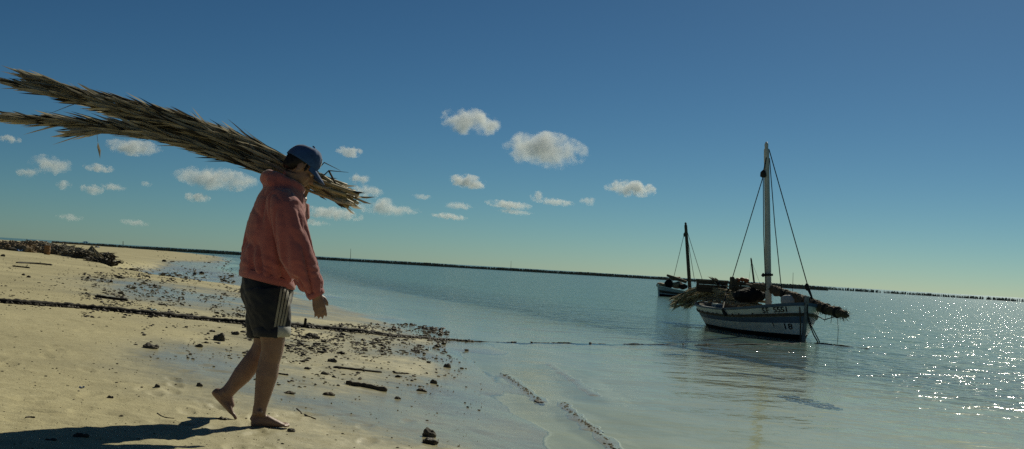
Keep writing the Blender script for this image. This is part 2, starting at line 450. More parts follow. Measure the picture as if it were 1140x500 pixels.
    rm = N('ShaderNodeMath'); rm.operation = 'MULTIPLY'; rm.use_clamp = True; L(ro.outputs[0], rm.inputs[0]); L(fi.outputs[0], rm.inputs[1]); L(rm.outputs[0], p.inputs['Roughness'])
    sp = N('ShaderNodeMapRange'); sp.inputs['To Min'].default_value = 0.15; sp.inputs['To Max'].default_value = 0.5; L(wr.outputs[0], sp.inputs['Value']); L(sp.outputs[0], p.inputs['Specular IOR Level'])
    b = N('ShaderNodeBump'); b.inputs['Distance'].default_value = 0.012
    bs = N('ShaderNodeMapRange'); bs.inputs['To Min'].default_value = 0.8; bs.inputs['To Max'].default_value = 0.16; L(wr.outputs[0], bs.inputs['Value']); L(bs.outputs[0], b.inputs['Strength'])
    n4 = N('ShaderNodeTexNoise'); n4.inputs['Scale'].default_value = 26; n4.inputs['Detail'].default_value = 8; n4.inputs['Roughness'].default_value = 0.72
    L(geo.outputs['Position'], n4.inputs['Vector']); L(n4.outputs[0], b.inputs['Height']); L(b.outputs[0], p.inputs['Normal'])
    return m

rr = np.concatenate([[0.02, 0.6, 1.5, 2.6], np.geomspace(3.4, 60, 400), np.geomspace(62, 900, 90), [2500, 9000, 30000]])
x, y, faces, m_ = polar(rr, ANG)
z = height(x, y)
far = np.hypot(x, y)
z = np.where(far > 700, np.minimum(z, np.where(shore_dist(x, y) > 0, 1.0, -3)), z)
me = grid_mesh('beach', x, y, z, faces, m_)
at = me.attributes.new('rise', 'FLOAT', 'POINT'); at.data.foreach_set('value', (z - WATER).astype(np.float32))
BEACH_BVH = BVHTree.FromPolygons(np.stack([x, y, z], -1).tolist(), faces.tolist())
def ground_z(px_, py_):
    return BEACH_BVH.ray_cast(Vector((px_, py_, 50)), Vector((0, 0, -1)))[0].z
def G(px, py, lift=0.0):
    """point on the ground (or the water surface) seen at a pixel"""
    v = ray(px, py).normalized()
    hit = BEACH_BVH.ray_cast(CAM, v)[0]
    if hit is None or hit.z < WATER: hit = on_plane(px, py, WATER)
    return Vector((hit.x, hit.y, hit.z + lift))
_c = [on_plane(p_[0], p_[1], 0.05) for p_ in ((225, 400), (430, 440), (160, 330), (250, 296))]
film = np.zeros_like(x)
for c_, sx_, sy_, k_ in zip(_c, (0.75, 1.0, 2.6, 4.0), (1.6, 1.5, 7.0, 22.0), (0.28, 0.14, 0.44, 0.5)):
    uu = (x - c_.x - (y - c_.y) * (c_.x / c_.y)) / sx_; vv = (y - c_.y) / sy_
    film = film + k_ * np.exp(-(uu * uu + vv * vv))
at = me.attributes.new('film', 'FLOAT', 'POINT'); at.data.foreach_set('value', film.astype(np.float32))
beach = link('beach', me, sand_mat(), smooth=True); props(beach, kind='structure')

def water_mat():
    m = bpy.data.materials.new('sea_water'); m.use_nodes = True
    t = m.node_tree; t.nodes.clear(); N = t.nodes.new; L = t.links.new
    out = N('ShaderNodeOutputMaterial')
    geo = N('ShaderNodeNewGeometry')
    dep = N('ShaderNodeAttribute'); dep.attribute_name = 'depth'
    # wind ripples, running obliquely towards the beach
    hsum = None
    def layer(scale, amp, stretch, rot, det=3.0):
        nonlocal hsum
        mp = N('ShaderNodeMapping'); mp.inputs['Scale'].default_value = stretch; mp.inputs['Rotation'].default_value = (0, 0, R(rot))
        L(geo.outputs['Position'], mp.inputs['Vector'])
        n = N('ShaderNodeTexNoise'); n.inputs['Scale'].default_value = scale; n.inputs['Detail'].default_value = det; n.inputs['Roughness'].default_value = 0.55
        L(mp.outputs[0], n.inputs['Vector'])
        k = N('ShaderNodeMath'); k.operation = 'MULTIPLY_ADD'; k.inputs[1].default_value = amp
        L(n.outputs[0], k.inputs[0])
        if hsum is not None: L(hsum.outputs[0], k.inputs[2])
        else: k.inputs[2].default_value = 0
        hsum = k
    layer(0.45, 0.15, (1, 1.5, 1), 20, 1)
    layer(1.6, 0.106, (1, 1.25, 1), -14, 2)
    layer(5.0, 0.028, (1, 1.0, 1), 8, 2)
    layer(15.0, 0.0065, (1, 1.2, 1), 30, 2)
    st = N('ShaderNodeMapRange'); st.interpolation_type = 'SMOOTHSTEP'
    st.inputs['From Min'].default_value = 0.0; st.inputs['From Max'].default_value = 0.32
    st.inputs['To Min'].default_value = 0.05; st.inputs['To Max'].default_value = 1.0
    L(dep.outputs['Fac'], st.inputs['Value'])
    b = N('ShaderNodeBump'); b.inputs['Distance'].default_value = 1.0
    L(st.outputs[0], b.inputs['Strength']); L(hsum.outputs[0], b.inputs['Height'])
    lw = N('ShaderNodeLayerWeight'); lw.inputs['Blend'].default_value = 0.5; L(b.outputs[0], lw.inputs['Normal'])
    pw = N('ShaderNodeMath'); pw.operation = 'POWER'; pw.inputs[1].default_value = 6.5; L(lw.outputs['Facing'], pw.inputs[0])
    fr = N('ShaderNodeMath'); fr.operation = 'MULTIPLY_ADD'; fr.inputs[1].default_value = 0.98; fr.inputs[2].default_value = 0.02; L(pw.outputs[0], fr.inputs[0])   # Schlick's Fresnel softened for a ruffled sea, the same from both sides of the thin sheet
    gl = N('ShaderNodeBsdfGlossy'); gl.inputs['Roughness'].default_value = 0.10; L(b.outputs[0], gl.inputs['Normal'])
    tr = N('ShaderNodeBsdfTransparent'); tr.inputs['Color'].default_value = (0.93, 0.995, 0.95, 1)
    df = N('ShaderNodeBsdfDiffuse'); df.inputs['Color'].default_value = (0.135, 0.27, 0.225, 1)
    tb = N('ShaderNodeMapRange'); tb.inputs['From Max'].default_value = 0.85; tb.inputs['To Max'].default_value = 0.9
    L(dep.outputs['Fac'], tb.inputs['Value'])
    m1 = N('ShaderNodeMixShader'); L(tb.outputs[0], m1.inputs[0]); L(tr.outputs[0], m1.inputs[1]); L(df.outputs[0], m1.inputs[2])
    m2 = N('ShaderNodeMixShader'); L(fr.outputs[0], m2.inputs[0]); L(m1.outputs[0], m2.inputs[1]); L(gl.outputs[0], m2.inputs[2])
    L(m2.outputs[0], out.inputs['Surface'])
    return m

angw = np.radians(np.concatenate([np.linspace(-31, 31, 260), np.linspace(31, 329, 60)[1:-1]]))
rr = np.concatenate([[0.02, 2, 4], np.geomspace(5, 120, 150), np.geomspace(130, 900, 40), [1500, 3000, 6000, 12000, 30000]])
x, y, faces, m_ = polar(rr, angw)
dpt = np.clip(WATER - height(x, y), 0, 5)
me = grid_mesh('sea', x, y, np.full_like(x, WATER), faces, m_)
at = me.attributes.new('depth', 'FLOAT', 'POINT'); at.data.foreach_set('value', dpt.astype(np.float32))
sea = link('sea', me, water_mat(), smooth=True); props(sea, kind='structure')

# ------------------------------------------------------------------ far fish fence of palm fronds
def fence(name, x0, x1, D0, D1, step, hmin, hmax, label, density, seed):
    rn = random.Random(seed); mb = MB()
    a = on_plane(x0, 300, -10); n = int((x1 - x0) / step)
    for i in range(n):
        u = i / n
        if rn.random() > density(u): continue
        px = x0 + (x1 - x0) * u + rn.uniform(-step, step) * 0.4
        D = D0 + (D1 - D0) * u + rn.uniform(-2, 2)
        X = (px - CX) / F * D
        g = 1 + 0.16 * mnoise.noise(Vector((X * 0.16, seed, 0))) + 0.28 * mnoise.noise(Vector((X * 0.045, seed, 7)))
        h = rn.uniform(hmin, hmax) * g * 0.86; ww = rn.uniform(0.05, 0.2)
        b = Vector((X, D, WATER - 0.6)); lean = Vector((rn.uniform(-.15, .15), rn.uniform(-.1, .1), 0))
        mb.tube([b, b + Vector((0, 0, 0.6)) + lean * 0.3, b + Vector((0, 0, 0.6 + h)) + lean], [ww, ww * rn.uniform(0.9, 1.7), ww * rn.uniform(0.3, 1.2)], 4)
    o = mb.build(name, M['fence']); recenter(o)
    return props(o, label, 'fence', kind='stuff')
fence('palm_frond_fence', 60, 420, 330, 420, 0.26, 1.0, 1.25, 'dark palm frond fish fence along the horizon behind the walking man', lambda u: 1.0, 1)
fence('palm_frond_fence', 418, 905, 420, 440, 0.26, 1.0, 1.28, 'dark palm frond fish fence across the open horizon towards the boats', lambda u: 0.97, 2)
fence('palm_frond_fence', 852, 925, 330, 330, 0.3, 1.0, 1.35, 'taller ragged palm frond fence just beyond the moored white boat', lambda u: 0.97, 5)
fence('palm_frond_fence', 905, 1190, 440, 330, 0.5, 0.7, 1.2, 'broken line of fence stakes beyond the glittering water', lambda u: 0.5 + 0.45 * math.sin(u * 23) ** 2, 3)

def marker_pole(px, py_top, D, r, label):
    p = W(px, py_top, D)
    mb = MB(); base = Vector((p.x, p.y, WATER - 0.8))
    mid = (base + p) / 2 + Vector((r, 0, 0))
    mb.tube([base, mid, p], [r, r * 0.9, r * 0.6], 6)
    o = mb.build('marker_pole', M['wood_dark']); recenter(o)
    return props(o, label, 'pole', 'marker poles standing in the sea')
marker_pole(390.5, 277, 400, 0.09, 'thin pole standing in the sea just past the walking man')
marker_pole(883, 303.5, 120, 0.03, 'thin pole standing in the sea behind the bow of the white boat')
marker_pole(569, 290.5, 420, 0.07, 'small thin pole rising over the fish fence at mid horizon')
marker_pole(137, 268.5, 260, 0.10, 'short dark pole on the shore end of the fish fence')

# ------------------------------------------------------------------ clouds (volumes, far off)
def cloud_mat():
    m = bpy.data.materials.new('cloud_vapour'); m.use_nodes = True
    t = m.node_tree; t.nodes.clear(); N = t.nodes.new; L = t.links.new
    out = N('ShaderNodeOutputMaterial'); pv = N('ShaderNodeVolumePrincipled')
    pv.inputs['Color'].default_value = (0.78, 0.81, 0.82, 1); pv.inputs['Anisotropy'].default_value = 0.35
    tc = N('ShaderNodeTexCoord'); oi = N('ShaderNodeObjectInfo')
    ln = N('ShaderNodeVectorMath'); ln.operation = 'LENGTH'; L(tc.outputs['Object'], ln.inputs[0])
    off = N('ShaderNodeVectorMath'); off.operation = 'MULTIPLY_ADD'; off.inputs[1].default_value = (1, 1, 1)
    sc = N('ShaderNodeVectorMath'); sc.operation = 'SCALE'; L(oi.outputs['Location'], sc.inputs[0]); sc.inputs['Scale'].default_value = 0.037
    asp = N('ShaderNodeAttribute'); asp.attribute_type = 'OBJECT'; asp.attribute_name = 'stretch'
    mu = N('ShaderNodeVectorMath'); mu.operation = 'MULTIPLY'; L(tc.outputs['Object'], mu.inputs[0]); L(asp.outputs['Vector'], mu.inputs[1])
    L(mu.outputs[0], off.inputs[0]); L(sc.outputs[0], off.inputs[2])
    n = N('ShaderNodeTexNoise'); n.inputs['Scale'].default_value = 1.25; n.inputs['Detail'].default_value = 6; n.inputs['Roughness'].default_value = 0.62
    L(off.outputs[0], n.inputs['Vector'])
    # shape = 1 - r + (noise-0.5)*k
    k = N('ShaderNodeMath'); k.operation = 'MULTIPLY_ADD'; k.inputs[1].default_value = 2.9; k.inputs[2].default_value = -1.45 + 0.64
    L(n.outputs[0], k.inputs[0])
    s = N('ShaderNodeMath'); s.operation = 'SUBTRACT'; L(k.outputs[0], s.inputs[0]); L(ln.outputs['Value'], s.inputs[1])
    # never touch the edge of the domain
    ed = N('ShaderNodeMapRange'); ed.inputs['From Min'].default_value = 0.72; ed.inputs['From Max'].default_value = 0.97; ed.inputs['To Min'].default_value = 0; ed.inputs['To Max'].default_value = -0.9
    L(ln.outputs['Value'], ed.inputs['Value'])
    s2 = N('ShaderNodeMath'); s2.operation = 'ADD'; L(s.outputs[0], s2.inputs[0]); L(ed.outputs[0], s2.inputs[1])
    mr = N('ShaderNodeMapRange'); mr.interpolation_type = 'SMOOTHSTEP'; mr.inputs['From Min'].default_value = -0.02; mr.inputs['From Max'].default_value = 0.45
    L(s2.outputs[0], mr.inputs['Value'])
    dn = N('ShaderNodeAttribute'); dn.attribute_type = 'OBJECT'; dn.attribute_name = 'thickness'
    d = N('ShaderNodeMath'); d.operation = 'MULTIPLY'; L(mr.outputs[0], d.inputs[0]); L(dn.outputs['Fac'], d.inputs[1])
    L(d.outputs[0], pv.inputs['Density']); L(pv.outputs[0], out.inputs['Volume'])
    m.cycles.volume_step_rate = 0.6
    return m
CLOUD = cloud_mat()
cm = bpy.data.meshes.new('cloud'); _b = bmesh.new(); bmesh.ops.create_icosphere(_b, subdivisions=3, radius=1.0); _b.to_mesh(cm); _b.free(); cm.materials.append(CLOUD)
def cloud(px, py, wd, ht, label, thick=1.0, D=3000):
    o = bpy.data.objects.new('cloud', cm); C.objects.link(o)
    o.location = W(px, py, D)
    sx, sz = wd / F * D * 0.5 * 1.45, ht / F * D * 0.5 * 1.55
    sy = (sx + sz) * 0.42
    o.scale = (sx, sy, sz)
    o.rotation_euler = (0, ROLL * 0.8, 0)
    o['stretch'] = (sx / sz * 0.9, sy / sz * 0.9, 0.9) if sx > sz else (1.0, 1.0, 1.0)
    o['thickness'] = 1.75 * thick / sz
    props(o, label, 'cloud', 'small fair weather clouds low over the sea')
cloud(523, 136, 66, 29, 'bright puffy cloud, highest of all, in the middle of the sky')
cloud(606, 168, 96, 38, 'largest puffy cloud, lumpy with a ragged end, in the middle of the sky')
cloud(521, 202, 46, 15, 'small flat cloud below the highest puffy cloud')
cloud(702, 210, 56, 18, 'ragged flat cloud nearest to the tall mast')
cloud(389, 169, 30, 12, 'small oval cloud level with the cap brim, above the stem ends', 0.7)
cloud(401, 199, 24, 12, 'small round cloud touching the cut stem ends', 0.7)
cloud(408, 213, 34, 15, 'pale cloud just under the tips of the cut stems', 0.5)
cloud(426, 231, 60, 20, 'wide soft cloud below and beyond the cut stem ends', 0.6)
cloud(370, 238, 70, 14, 'long faint cloud in front of the man at chest height', 0.5)
cloud(241, 199, 90, 24, 'long cloud tucked under the palm bundle behind the man', 0.7)
cloud(220, 220, 28, 11, 'small oval cloud below the long one behind the man', 0.6)
cloud(147, 164, 62, 18, 'cloud partly hidden behind the underside of the palm bundle', 0.7)
cloud(56, 184, 48, 21, 'puffy cloud low on the far left with a domed top', 0.6)
cloud(31, 192, 26, 12, 'small cloud joined to the domed one at far left', 0.5)
cloud(110, 187, 36, 9, 'thin flat cloud under the dangling leaf scrap', 0.45)
cloud(103, 211, 26, 11, 'small pale cloud, left one of a low pair under the palm bundle', 0.5)
cloud(127, 208, 28, 9, 'faint cloud, right one of a low pair under the palm bundle', 0.35)
cloud(71, 206, 18, 10, 'tiny round cloud below the domed cloud', 0.4)
cloud(11, 155, 24, 9, 'small flat cloud at the left picture edge', 0.5)
cloud(566, 228, 54, 9, 'low thin cloud under the largest puffy cloud', 0.45)
cloud(598, 219, 16, 12, 'small knob of cloud on top of the low thin one', 0.5)
cloud(500, 241, 40, 7, 'lowest thin streak of cloud in mid sky', 0.4)
cloud(618, 225, 44, 8, 'faint flat cloud right of the knob shaped cloud', 0.3)
cloud(655, 224, 20, 9, 'faint small tuft of cloud between the knob and the mast side cloud', 0.35)
cloud(510, 229, 34, 8, 'faint wisp above the lowest thin streak of cloud', 0.3)
cloud(452, 234, 34, 8, 'faint wisp in front of the man above the far fence', 0.22)
cloud(574, 236, 40, 6, 'faintest streak under the low thin cloud', 0.2)
cloud(345, 247, 46, 7, 'very faint streak low in front of the man', 0.2)
cloud(470, 219, 22, 6, 'faint shred between the wide soft cloud and the lowest streak', 0.22)
cloud(163, 205, 14, 6, 'tiny faint cloud between the low pair and the long cloud', 0.3)
cloud(78, 242, 30, 8, 'very faint low cloud above the debris heaps', 0.22)
cloud(150, 248, 34, 7, 'very faint streak just above the beach horizon', 0.22)
# ------------------------------------------------------------------ the walking man
foot_g = G(300, 474)
MD = foot_g.y                                   # his distance
FA = R(20)                                      # he walks to the right and a little away
Fd = Vector((math.cos(FA), math.sin(FA), 0)); Ld = Vector((-math.sin(FA), math.cos(FA), 0)); Zd = Vector((0, 0, 1))
PXM = F / MD                                    # photograph pixels per metre at him
def P(px, py, dy=0.0):
    return W(px, py, MD + dy)
person = empty('person', Vector((foot_g.x, foot_g.y, foot_g.z)), 'barefoot man in red hoodie and blue cap carrying palm fronds on his shoulder', 'person')

def ring(c, a, b, n=20):
    return [c + a * math.cos(2 * math.pi * j / n) + b * math.sin(2 * math.pi * j / n) for j in range(n)]

# --- head frame
HC = P(334, 187.5, 0.02)
tilt = R(33)
HU = (Zd * math.cos(tilt) + Fd * math.sin(tilt)).normalized()      # crown
HF = (Fd * math.cos(tilt) - Zd * math.sin(tilt)).normalized()      # face direction
HL = Ld
def H(f, l, u): return HC + HF * f + HL * l + HU * u

body = MB()
# skull, jaw, face
body.ell(H(-0.012, 0, 0.035), (HF * 0.094, HL * 0.074, HU * 0.088), 20, 14)
body.ell(H(0.030, 0, -0.028), (HF * 0.058, HL * 0.060, HU * 0.078), 16, 12)
body.ell(H(0.056, 0, -0.086), (HF * 0.030, HL * 0.034, HU * 0.024), 12, 8)      # chin
body.ell(H(0.070, 0, 0.022), (HF * 0.020, HL * 0.056, HU * 0.016), 12, 8)       # brow
body.tube([H(0.080, 0, 0.016), H(0.100, 0, -0.014), H(0.108, 0, -0.026), H(0.088, 0, -0.036)], [0.009, 0.012, 0.014, 0.012], 10)   # nose
body.ell(H(0.082, 0, -0.054), (HF * 0.014, HL * 0.024, HU * 0.008), 10, 6)      # lips
body.ell(H(0.079, 0, -0.066), (HF * 0.014, HL * 0.021, HU * 0.008), 10, 6)
for s in (-1, 1):
    body.ell(H(0.058, s * 0.042, -0.022), (HF * 0.022, HL * 0.020, HU * 0.018), 10, 8)   # cheek
    body.ell(H(-0.012, s * 0.076, -0.004), (HF * 0.020 - HU * 0.004, HL * 0.007 - HF * 0.006, HU * 0.033), 12, 8)   # ear
    body.ell(H(-0.016, s * 0.080, -0.030), (HF * 0.010, HL * 0.006, HU * 0.012), 8, 6)
# neck
body.tube([P(316, 216, 0.02), P(323, 206, 0.02), H(-0.018, 0, -0.04)], [0.075, 0.060, 0.058], 16)
# trunk inside the clothes
body.loft([ring(P(299, 318), Fd * 0.125, Ld * 0.155), ring(P(303, 285), Fd * 0.115, Ld * 0.150), ring(P(309, 250), Fd * 0.13, Ld * 0.17), ring(P(314, 222), Fd * 0.11, Ld * 0.17), ring(P(318, 210), Fd * 0.06, Ld * 0.09)])
# legs
def leg(pts, rad): body.tube(pts, rad, 18)
leg([P(298, 322, -0.09), P(302, 358, -0.095), P(304, 380, -0.09), P(303, 391, -0.09), P(300, 402, -0.085), P(297, 418, -0.085), P(293, 438, -0.085), P(290, 452, -0.085), P(288, 462, -0.085)],
    [0.095, 0.084, 0.070, 0.064, 0.062, 0.065, 0.050, 0.040, 0.040])
body.ell(P(308, 385, -0.09), (Fd * 0.034, Ld * 0.042, Zd * 0.045), 12, 8)             # kneecap
body.ell(P(293, 413, -0.085), (Fd * 0.036, Ld * 0.050, Zd * 0.085), 12, 8)             # calf
leg([P(299, 322, 0.09), P(298, 358, 0.09), P(294, 384, 0.09), P(288, 394, 0.09), P(281, 403, 0.085), P(270, 417, 0.08), P(260, 429, 0.075), P(252, 438, 0.07)],
    [0.095, 0.082, 0.066, 0.060, 0.060, 0.058, 0.044, 0.040])
body.ell(P(272, 410, 0.08), ((P(268, 420) - P(280, 406)).normalized() * 0.08, Ld * 0.048, Fd * 0.034 + Zd * 0.028), 12, 8)
for (x_, y_, o_, s_) in ((289, 459, -0.13, 1), (291, 458, -0.04, 1), (251, 437, 0.035, 1), (253, 436, 0.11, 1)):      # ankle bones
    body.ell(P(x_, y_, o_), (Fd * 0.015, Ld * 0.011, Zd * 0.016), 8, 6)
body.tube([P(284, 452, -0.085), P(283, 462, -0.085), P(281, 468, -0.085)], [0.012, 0.014, 0.020], 8)                       # heel cord
body.tube([P(308, 392, -0.085), P(305, 405, -0.08), P(300, 430, -0.08)], [0.020, 0.022, 0.016], 8)                         # shin edge
# standing foot: heel, instep, ball, toes flat on the sand
fz = foot_g.z
def foot(heel, d, u, l, s, side):
    """heel point on the sole, d toe direction, u up from the sole, l the man's left; side +1 = big toe on +l"""
    q = lambda f, a, h: heel + d * f * s + l * a * s + u * h * s
    body.loft([ring(q(-0.004, 0, 0.030), l * 0.020 * s, u * 0.022 * s, 16), ring(q(0.012, 0, 0.034), l * 0.031 * s, u * 0.033 * s, 16), ring(q(0.05, 0, 0.042), l * 0.033 * s, u * 0.043 * s, 16),
               ring(q(0.10, side * 0.004, 0.040), l * 0.036 * s, u * 0.040 * s, 16), ring(q(0.145, side * 0.006, 0.030), l * 0.043 * s, u * 0.028 * s, 16),
               ring(q(0.180, side * 0.006, 0.021), l * 0.046 * s, u * 0.020 * s, 16), ring(q(0.200, side * 0.006, 0.017), l * 0.042 * s, u * 0.014 * s, 16)])
    for k, (a, f, r) in enumerate(((0.036, 0.248, 0.0125), (0.014, 0.246, 0.0092), (-0.004, 0.239, 0.0088), (-0.021, 0.229, 0.0084), (-0.036, 0.216, 0.0082))):
        body.tube([q(0.185, side * a * 0.9, 0.015), q((0.185 + f) / 2, side * a, 0.018), q(f - 0.006, side * a, 0.011), q(f, side * a, 0.010)], [r * s, r * 1.02 * s, r * s, r * 0.55 * s], 10)
hp = G(280, 470.5); hp = P(280, 471, -0.085); hp.z = fz - 0.003
foot(hp, Fd, Zd, Ld, 0.93, 1)
hh = P(240, 436, 0.07); tt = P(261, 459, 0.07)
d2 = (tt - hh).normalized(); u2 = (Ld.cross(d2)).normalized()
if u2.dot(Fd) < 0: u2 = -u2
foot(hh - u2 * 0.028 - d2 * 0.01, d2, u2, Ld, 0.86, -1)
body.tube([P(252, 437, 0.07), P(246, 441, 0.07)], [0.040, 0.036], 14)
body.tube([P(252, 438, 0.07), P(254, 446, 0.07), P(258, 454, 0.07)], [0.040, 0.032, 0.022], 14)
# right arm inside the sleeve, wrist and hanging hand
body.tube([P(318, 226, -0.17), P(330, 283, -0.23), P(349, 322, -0.21), P(353, 331, -0.205)], [0.052, 0.046, 0.032, 0.027], 14)
def hand(wr, dn, wd, th, s, curl, thumb):
    """wrist, direction of the fingers, width axis (towards the thumb), palm-ward axis"""
    q = lambda f, a, h: wr + dn * f * s + wd * a * s + th * h * s
    body.loft([ring(q(-0.01, 0, 0), wd * 0.026 * s, th * 0.020 * s, 14), ring(q(0.025, 0, 0.002), wd * 0.034 * s, th * 0.019 * s, 14), ring(q(0.06, 0.0, 0.004), wd * 0.041 * s, th * 0.016 * s, 14), ring(q(0.088, -0.002, 0.008), wd * 0.040 * s, th * 0.013 * s, 14)])
    for a, ln, r in ((0.030, 0.070, 0.0088), (0.010, 0.078, 0.0092), (-0.010, 0.072, 0.0088), (-0.029, 0.056, 0.0078)):
        p0 = q(0.082, a, 0.006); pts = [p0]; ang = 0.12; p = p0
        for k in range(3):
            ang += curl * (0.5 if k == 0 else 1)
            p = p + (dn * math.cos(ang) + th * math.sin(ang)) * (ln * (0.45, 0.32, 0.25)[k] * s) + wd * a * 0.06 * s
            pts.append(p)
        body.tube(pts, [r * s, r * 0.97 * s, r * 0.9 * s, r * 0.6 * s], 10)
    body.tube([q(0.012, 0.020, 0.006), q(0.040, 0.046, 0.014), q(0.066, 0.056, 0.020), q(0.086, 0.056, 0.028)] if thumb else [q(0.012, 0.02, 0.006), q(0.04, 0.046, 0.02), q(0.06, 0.052, 0.045), q(0.07, 0.045, 0.062)], [0.014 * s, 0.0118 * s, 0.0105 * s, 0.007 * s], 10)
dn = (P(358, 352) - P(352, 329)).normalized()
wdn = (Fd - dn * Fd.dot(dn)).normalized()
hand(P(352.5, 328, -0.205), dn, wdn, (Ld * 0.96 - Fd * 0.25).normalized(), 0.98, 0.22, True)
# left arm folded up under the bundle
body.tube([P(314, 218, 0.18), P(331, 252, 0.26), P(337, 220, 0.27)], [0.052, 0.045, 0.030], 14)
upd = (P(340, 195) - P(336, 216)).normalized()
hand(P(337, 218, 0.275), upd, (-Fd + upd * Fd.dot(upd)).normalized(), -Ld, 0.95, 0.45, False)

bme = remesh(body, 0.0055, 3, 0.5)
bo = link('body', bme, M['skin'], person, True)
for s in (-1, 1):
    e = MB(); e.ell(H(0.073, s * 0.031, 0.004), (HF * 0.010, HL * 0.011, HU * 0.008), 10, 8)
    e.build('eye', M['eye'], person, True)

# --- hair below the cap
hb = MB()
hb.loft([ring(H(-0.028, 0, 0.050), HF * 0.085, HL * 0.081, 24), ring(H(-0.032, 0, 0.02), HF * 0.078, HL * 0.080, 24), ring(H(-0.050, 0, -0.012), HF * 0.056, HL * 0.074, 24), ring(H(-0.066, 0, -0.045), HF * 0.030, HL * 0.055, 24)])
for s in (-1, 1): hb.ell(H(0.022, s * 0.070, 0.012), (HF * 0.010, HL * 0.008, HU * 0.026), 8, 6)
hme = remesh(hb, 0.006, 3)
displace(hme, lambda c, n: 0.004 * mnoise.noise(c * 90))
link('hair', hme, M['hair'], person, True)

# --- cap: panelled crown, curved peak, button, emblem
def cap_surface(th, ph):
    """th from brim line (0) to top (pi/2), ph around from the face"""
    ct, st = math.cos(th), math.sin(th)
    fr = 0.5 + 0.5 * math.cos(ph)
    h = 0.105 + 0.012 * fr
    seam = 1 - 0.012 * (abs(math.sin(ph * 3)) < 0.09)
    cf, cl = 0.107, 0.086
    k = (ct ** 0.62) * seam
    return H(-0.012 + cf * k * math.cos(ph), cl * k * math.sin(ph), 0.038 - 0.010 * (1 - fr) + h * st * seam + 0.004 * mnoise.noise(Vector((ph * 2, th * 3, 0))))
cb = MB(); nth, nph = 12, 72
rings = [[cap_surface(math.pi / 2 * i / nth * 0.985, 2 * math.pi * j / nph) for j in range(nph)] for i in range(nth + 1)]
inner = [[p + (H(-0.012, 0, 0.06) - p) * 0.035 for p in r] for r in rings]
cb.loft(list(reversed(inner)) + rings, True)
cap = cb.build('cap', M['cap'], person, True)
pk = MB(); top, bot = [], []
for i in range(7):
    u = i / 6
    row_t, row_b = [], []
    for j in range(17):
        v = (j / 16 - 0.5) * 2
        ph = v * R(62)
        base = H(-0.012 + 0.106 * math.cos(ph), 0.085 * math.sin(ph), 0.040)
        ext = 0.088 * (1 - (abs(v) ** 2.6)) * u
        p = base + (HF * 1.0 - HU * 0.30).normalized() * ext - HU * (0.022 * v * v * u + 0.006 * u * u)
        row_t.append(p + HU * 0.0025); row_b.append(p - HU * 0.0025)
    top.append(row_t); bot.append(row_b)
nv = 17
vs = [p for r in top for p in r] + [p for r in bot for p in r]; fs = []
o2 = 7 * nv
for i in range(6):
    for j in range(nv - 1):
        a = i * nv + j
        fs.append((a, a + 1, a + nv + 1, a + nv)); fs.append((o2 + a, o2 + a + nv, o2 + a + nv + 1, o2 + a + 1))
for j in range(nv - 1):
    a = 6 * nv + j; fs.append((a, a + 1, o2 + a + 1, o2 + a))
pk.add(vs, fs); pk.build('peak', M['cap'], cap, True)
bt = MB(); bt.ell(H(-0.012, 0, 0.155), (HF * 0.010, HL * 0.010, HU * 0.005), 12, 6); bt.build('button', M['cap'], cap, True)
em = MB()
egrid = []
for i in range(7):
    for j in range(9):
        th = R(16 + 34 * i / 6); ph = R(-18 + 36 * j / 8)
        p = cap_surface(th, ph); n_ = (p - H(-0.012, 0, 0.05)).normalized(); egrid.append(p + n_ * 0.003)
keep = [(i, j) for i in range(6) for j in range(8) if not ((i in (2,)) and j in (2, 3, 5)) and not (i == 4 and j in (1, 4, 6))]
em.add(egrid, [(i * 9 + j, i * 9 + j + 1, (i + 1) * 9 + j + 1, (i + 1) * 9 + j) for i, j in keep]); em.build('emblem', M['white_cloth'], cap, True)

# --- hoodie
hd = MB()
ax = (Fd * math.cos(R(12)) - Zd * math.sin(R(12)))
hd.loft([ring(P(297.5, 311), ax * 0.160, Ld * 0.190, 28), ring(P(299, 305), ax * 0.172, Ld * 0.200, 28), ring(P(303, 284), ax * 0.176, Ld * 0.212, 28), ring(P(308, 256), ax * 0.176, Ld * 0.215, 28), ring(P(313, 232), ax * 0.160, Ld * 0.205, 28),
         ring(P(316, 216), ax * 0.128, Ld * 0.165, 28), ring(P(319, 205), ax * 0.092, Ld * 0.105, 28)])
# sleeves
hd.tube([P(311, 221, -0.12), P(318, 234, -0.185), P(325, 260, -0.225), P(330, 283, -0.235), P(338, 300, -0.23), P(346, 316, -0.215), P(350, 323, -0.21)], [0.085, 0.100, 0.096, 0.096, 0.083, 0.066, 0.055], 22)
hd.tube([P(348.5, 321, -0.212), P(352.5, 328.5, -0.206)], [0.050, 0.047], 20)
hd.tube([P(312, 216, 0.12), P(320, 228, 0.19), P(330, 252, 0.25), P(334, 240, 0.265), P(336, 226, 0.27)], [0.085, 0.09, 0.082, 0.066, 0.050], 20)
# hood rolled round the neck, its bag on the back
hoodc = P(319, 205, 0.02)
hpts, hrad = [], []
for j in range(25):
    a = 2 * math.pi * j / 24
    back = 0.5 - 0.5 * math.cos(a)
    c = hoodc + Fd * (0.100 * math.cos(a) - 0.012) + Ld * 0.105 * math.sin(a) + Zd * (0.030 * back - 0.030 * (1 - back))
    hpts.append(c); hrad.append(0.026 + 0.022 * back)
hd.tube(hpts, hrad, 14)
hd.ell(P(303, 207, 0.02), (Fd * 0.050 + Zd * 0.02, Ld * 0.110, Zd * 0.066 - Fd * 0.012), 16, 10)
hd.ell(P(312, 206, -0.085), (Fd * 0.085 - Zd * 0.018, Ld * 0.040, Zd * 0.036), 14, 8)
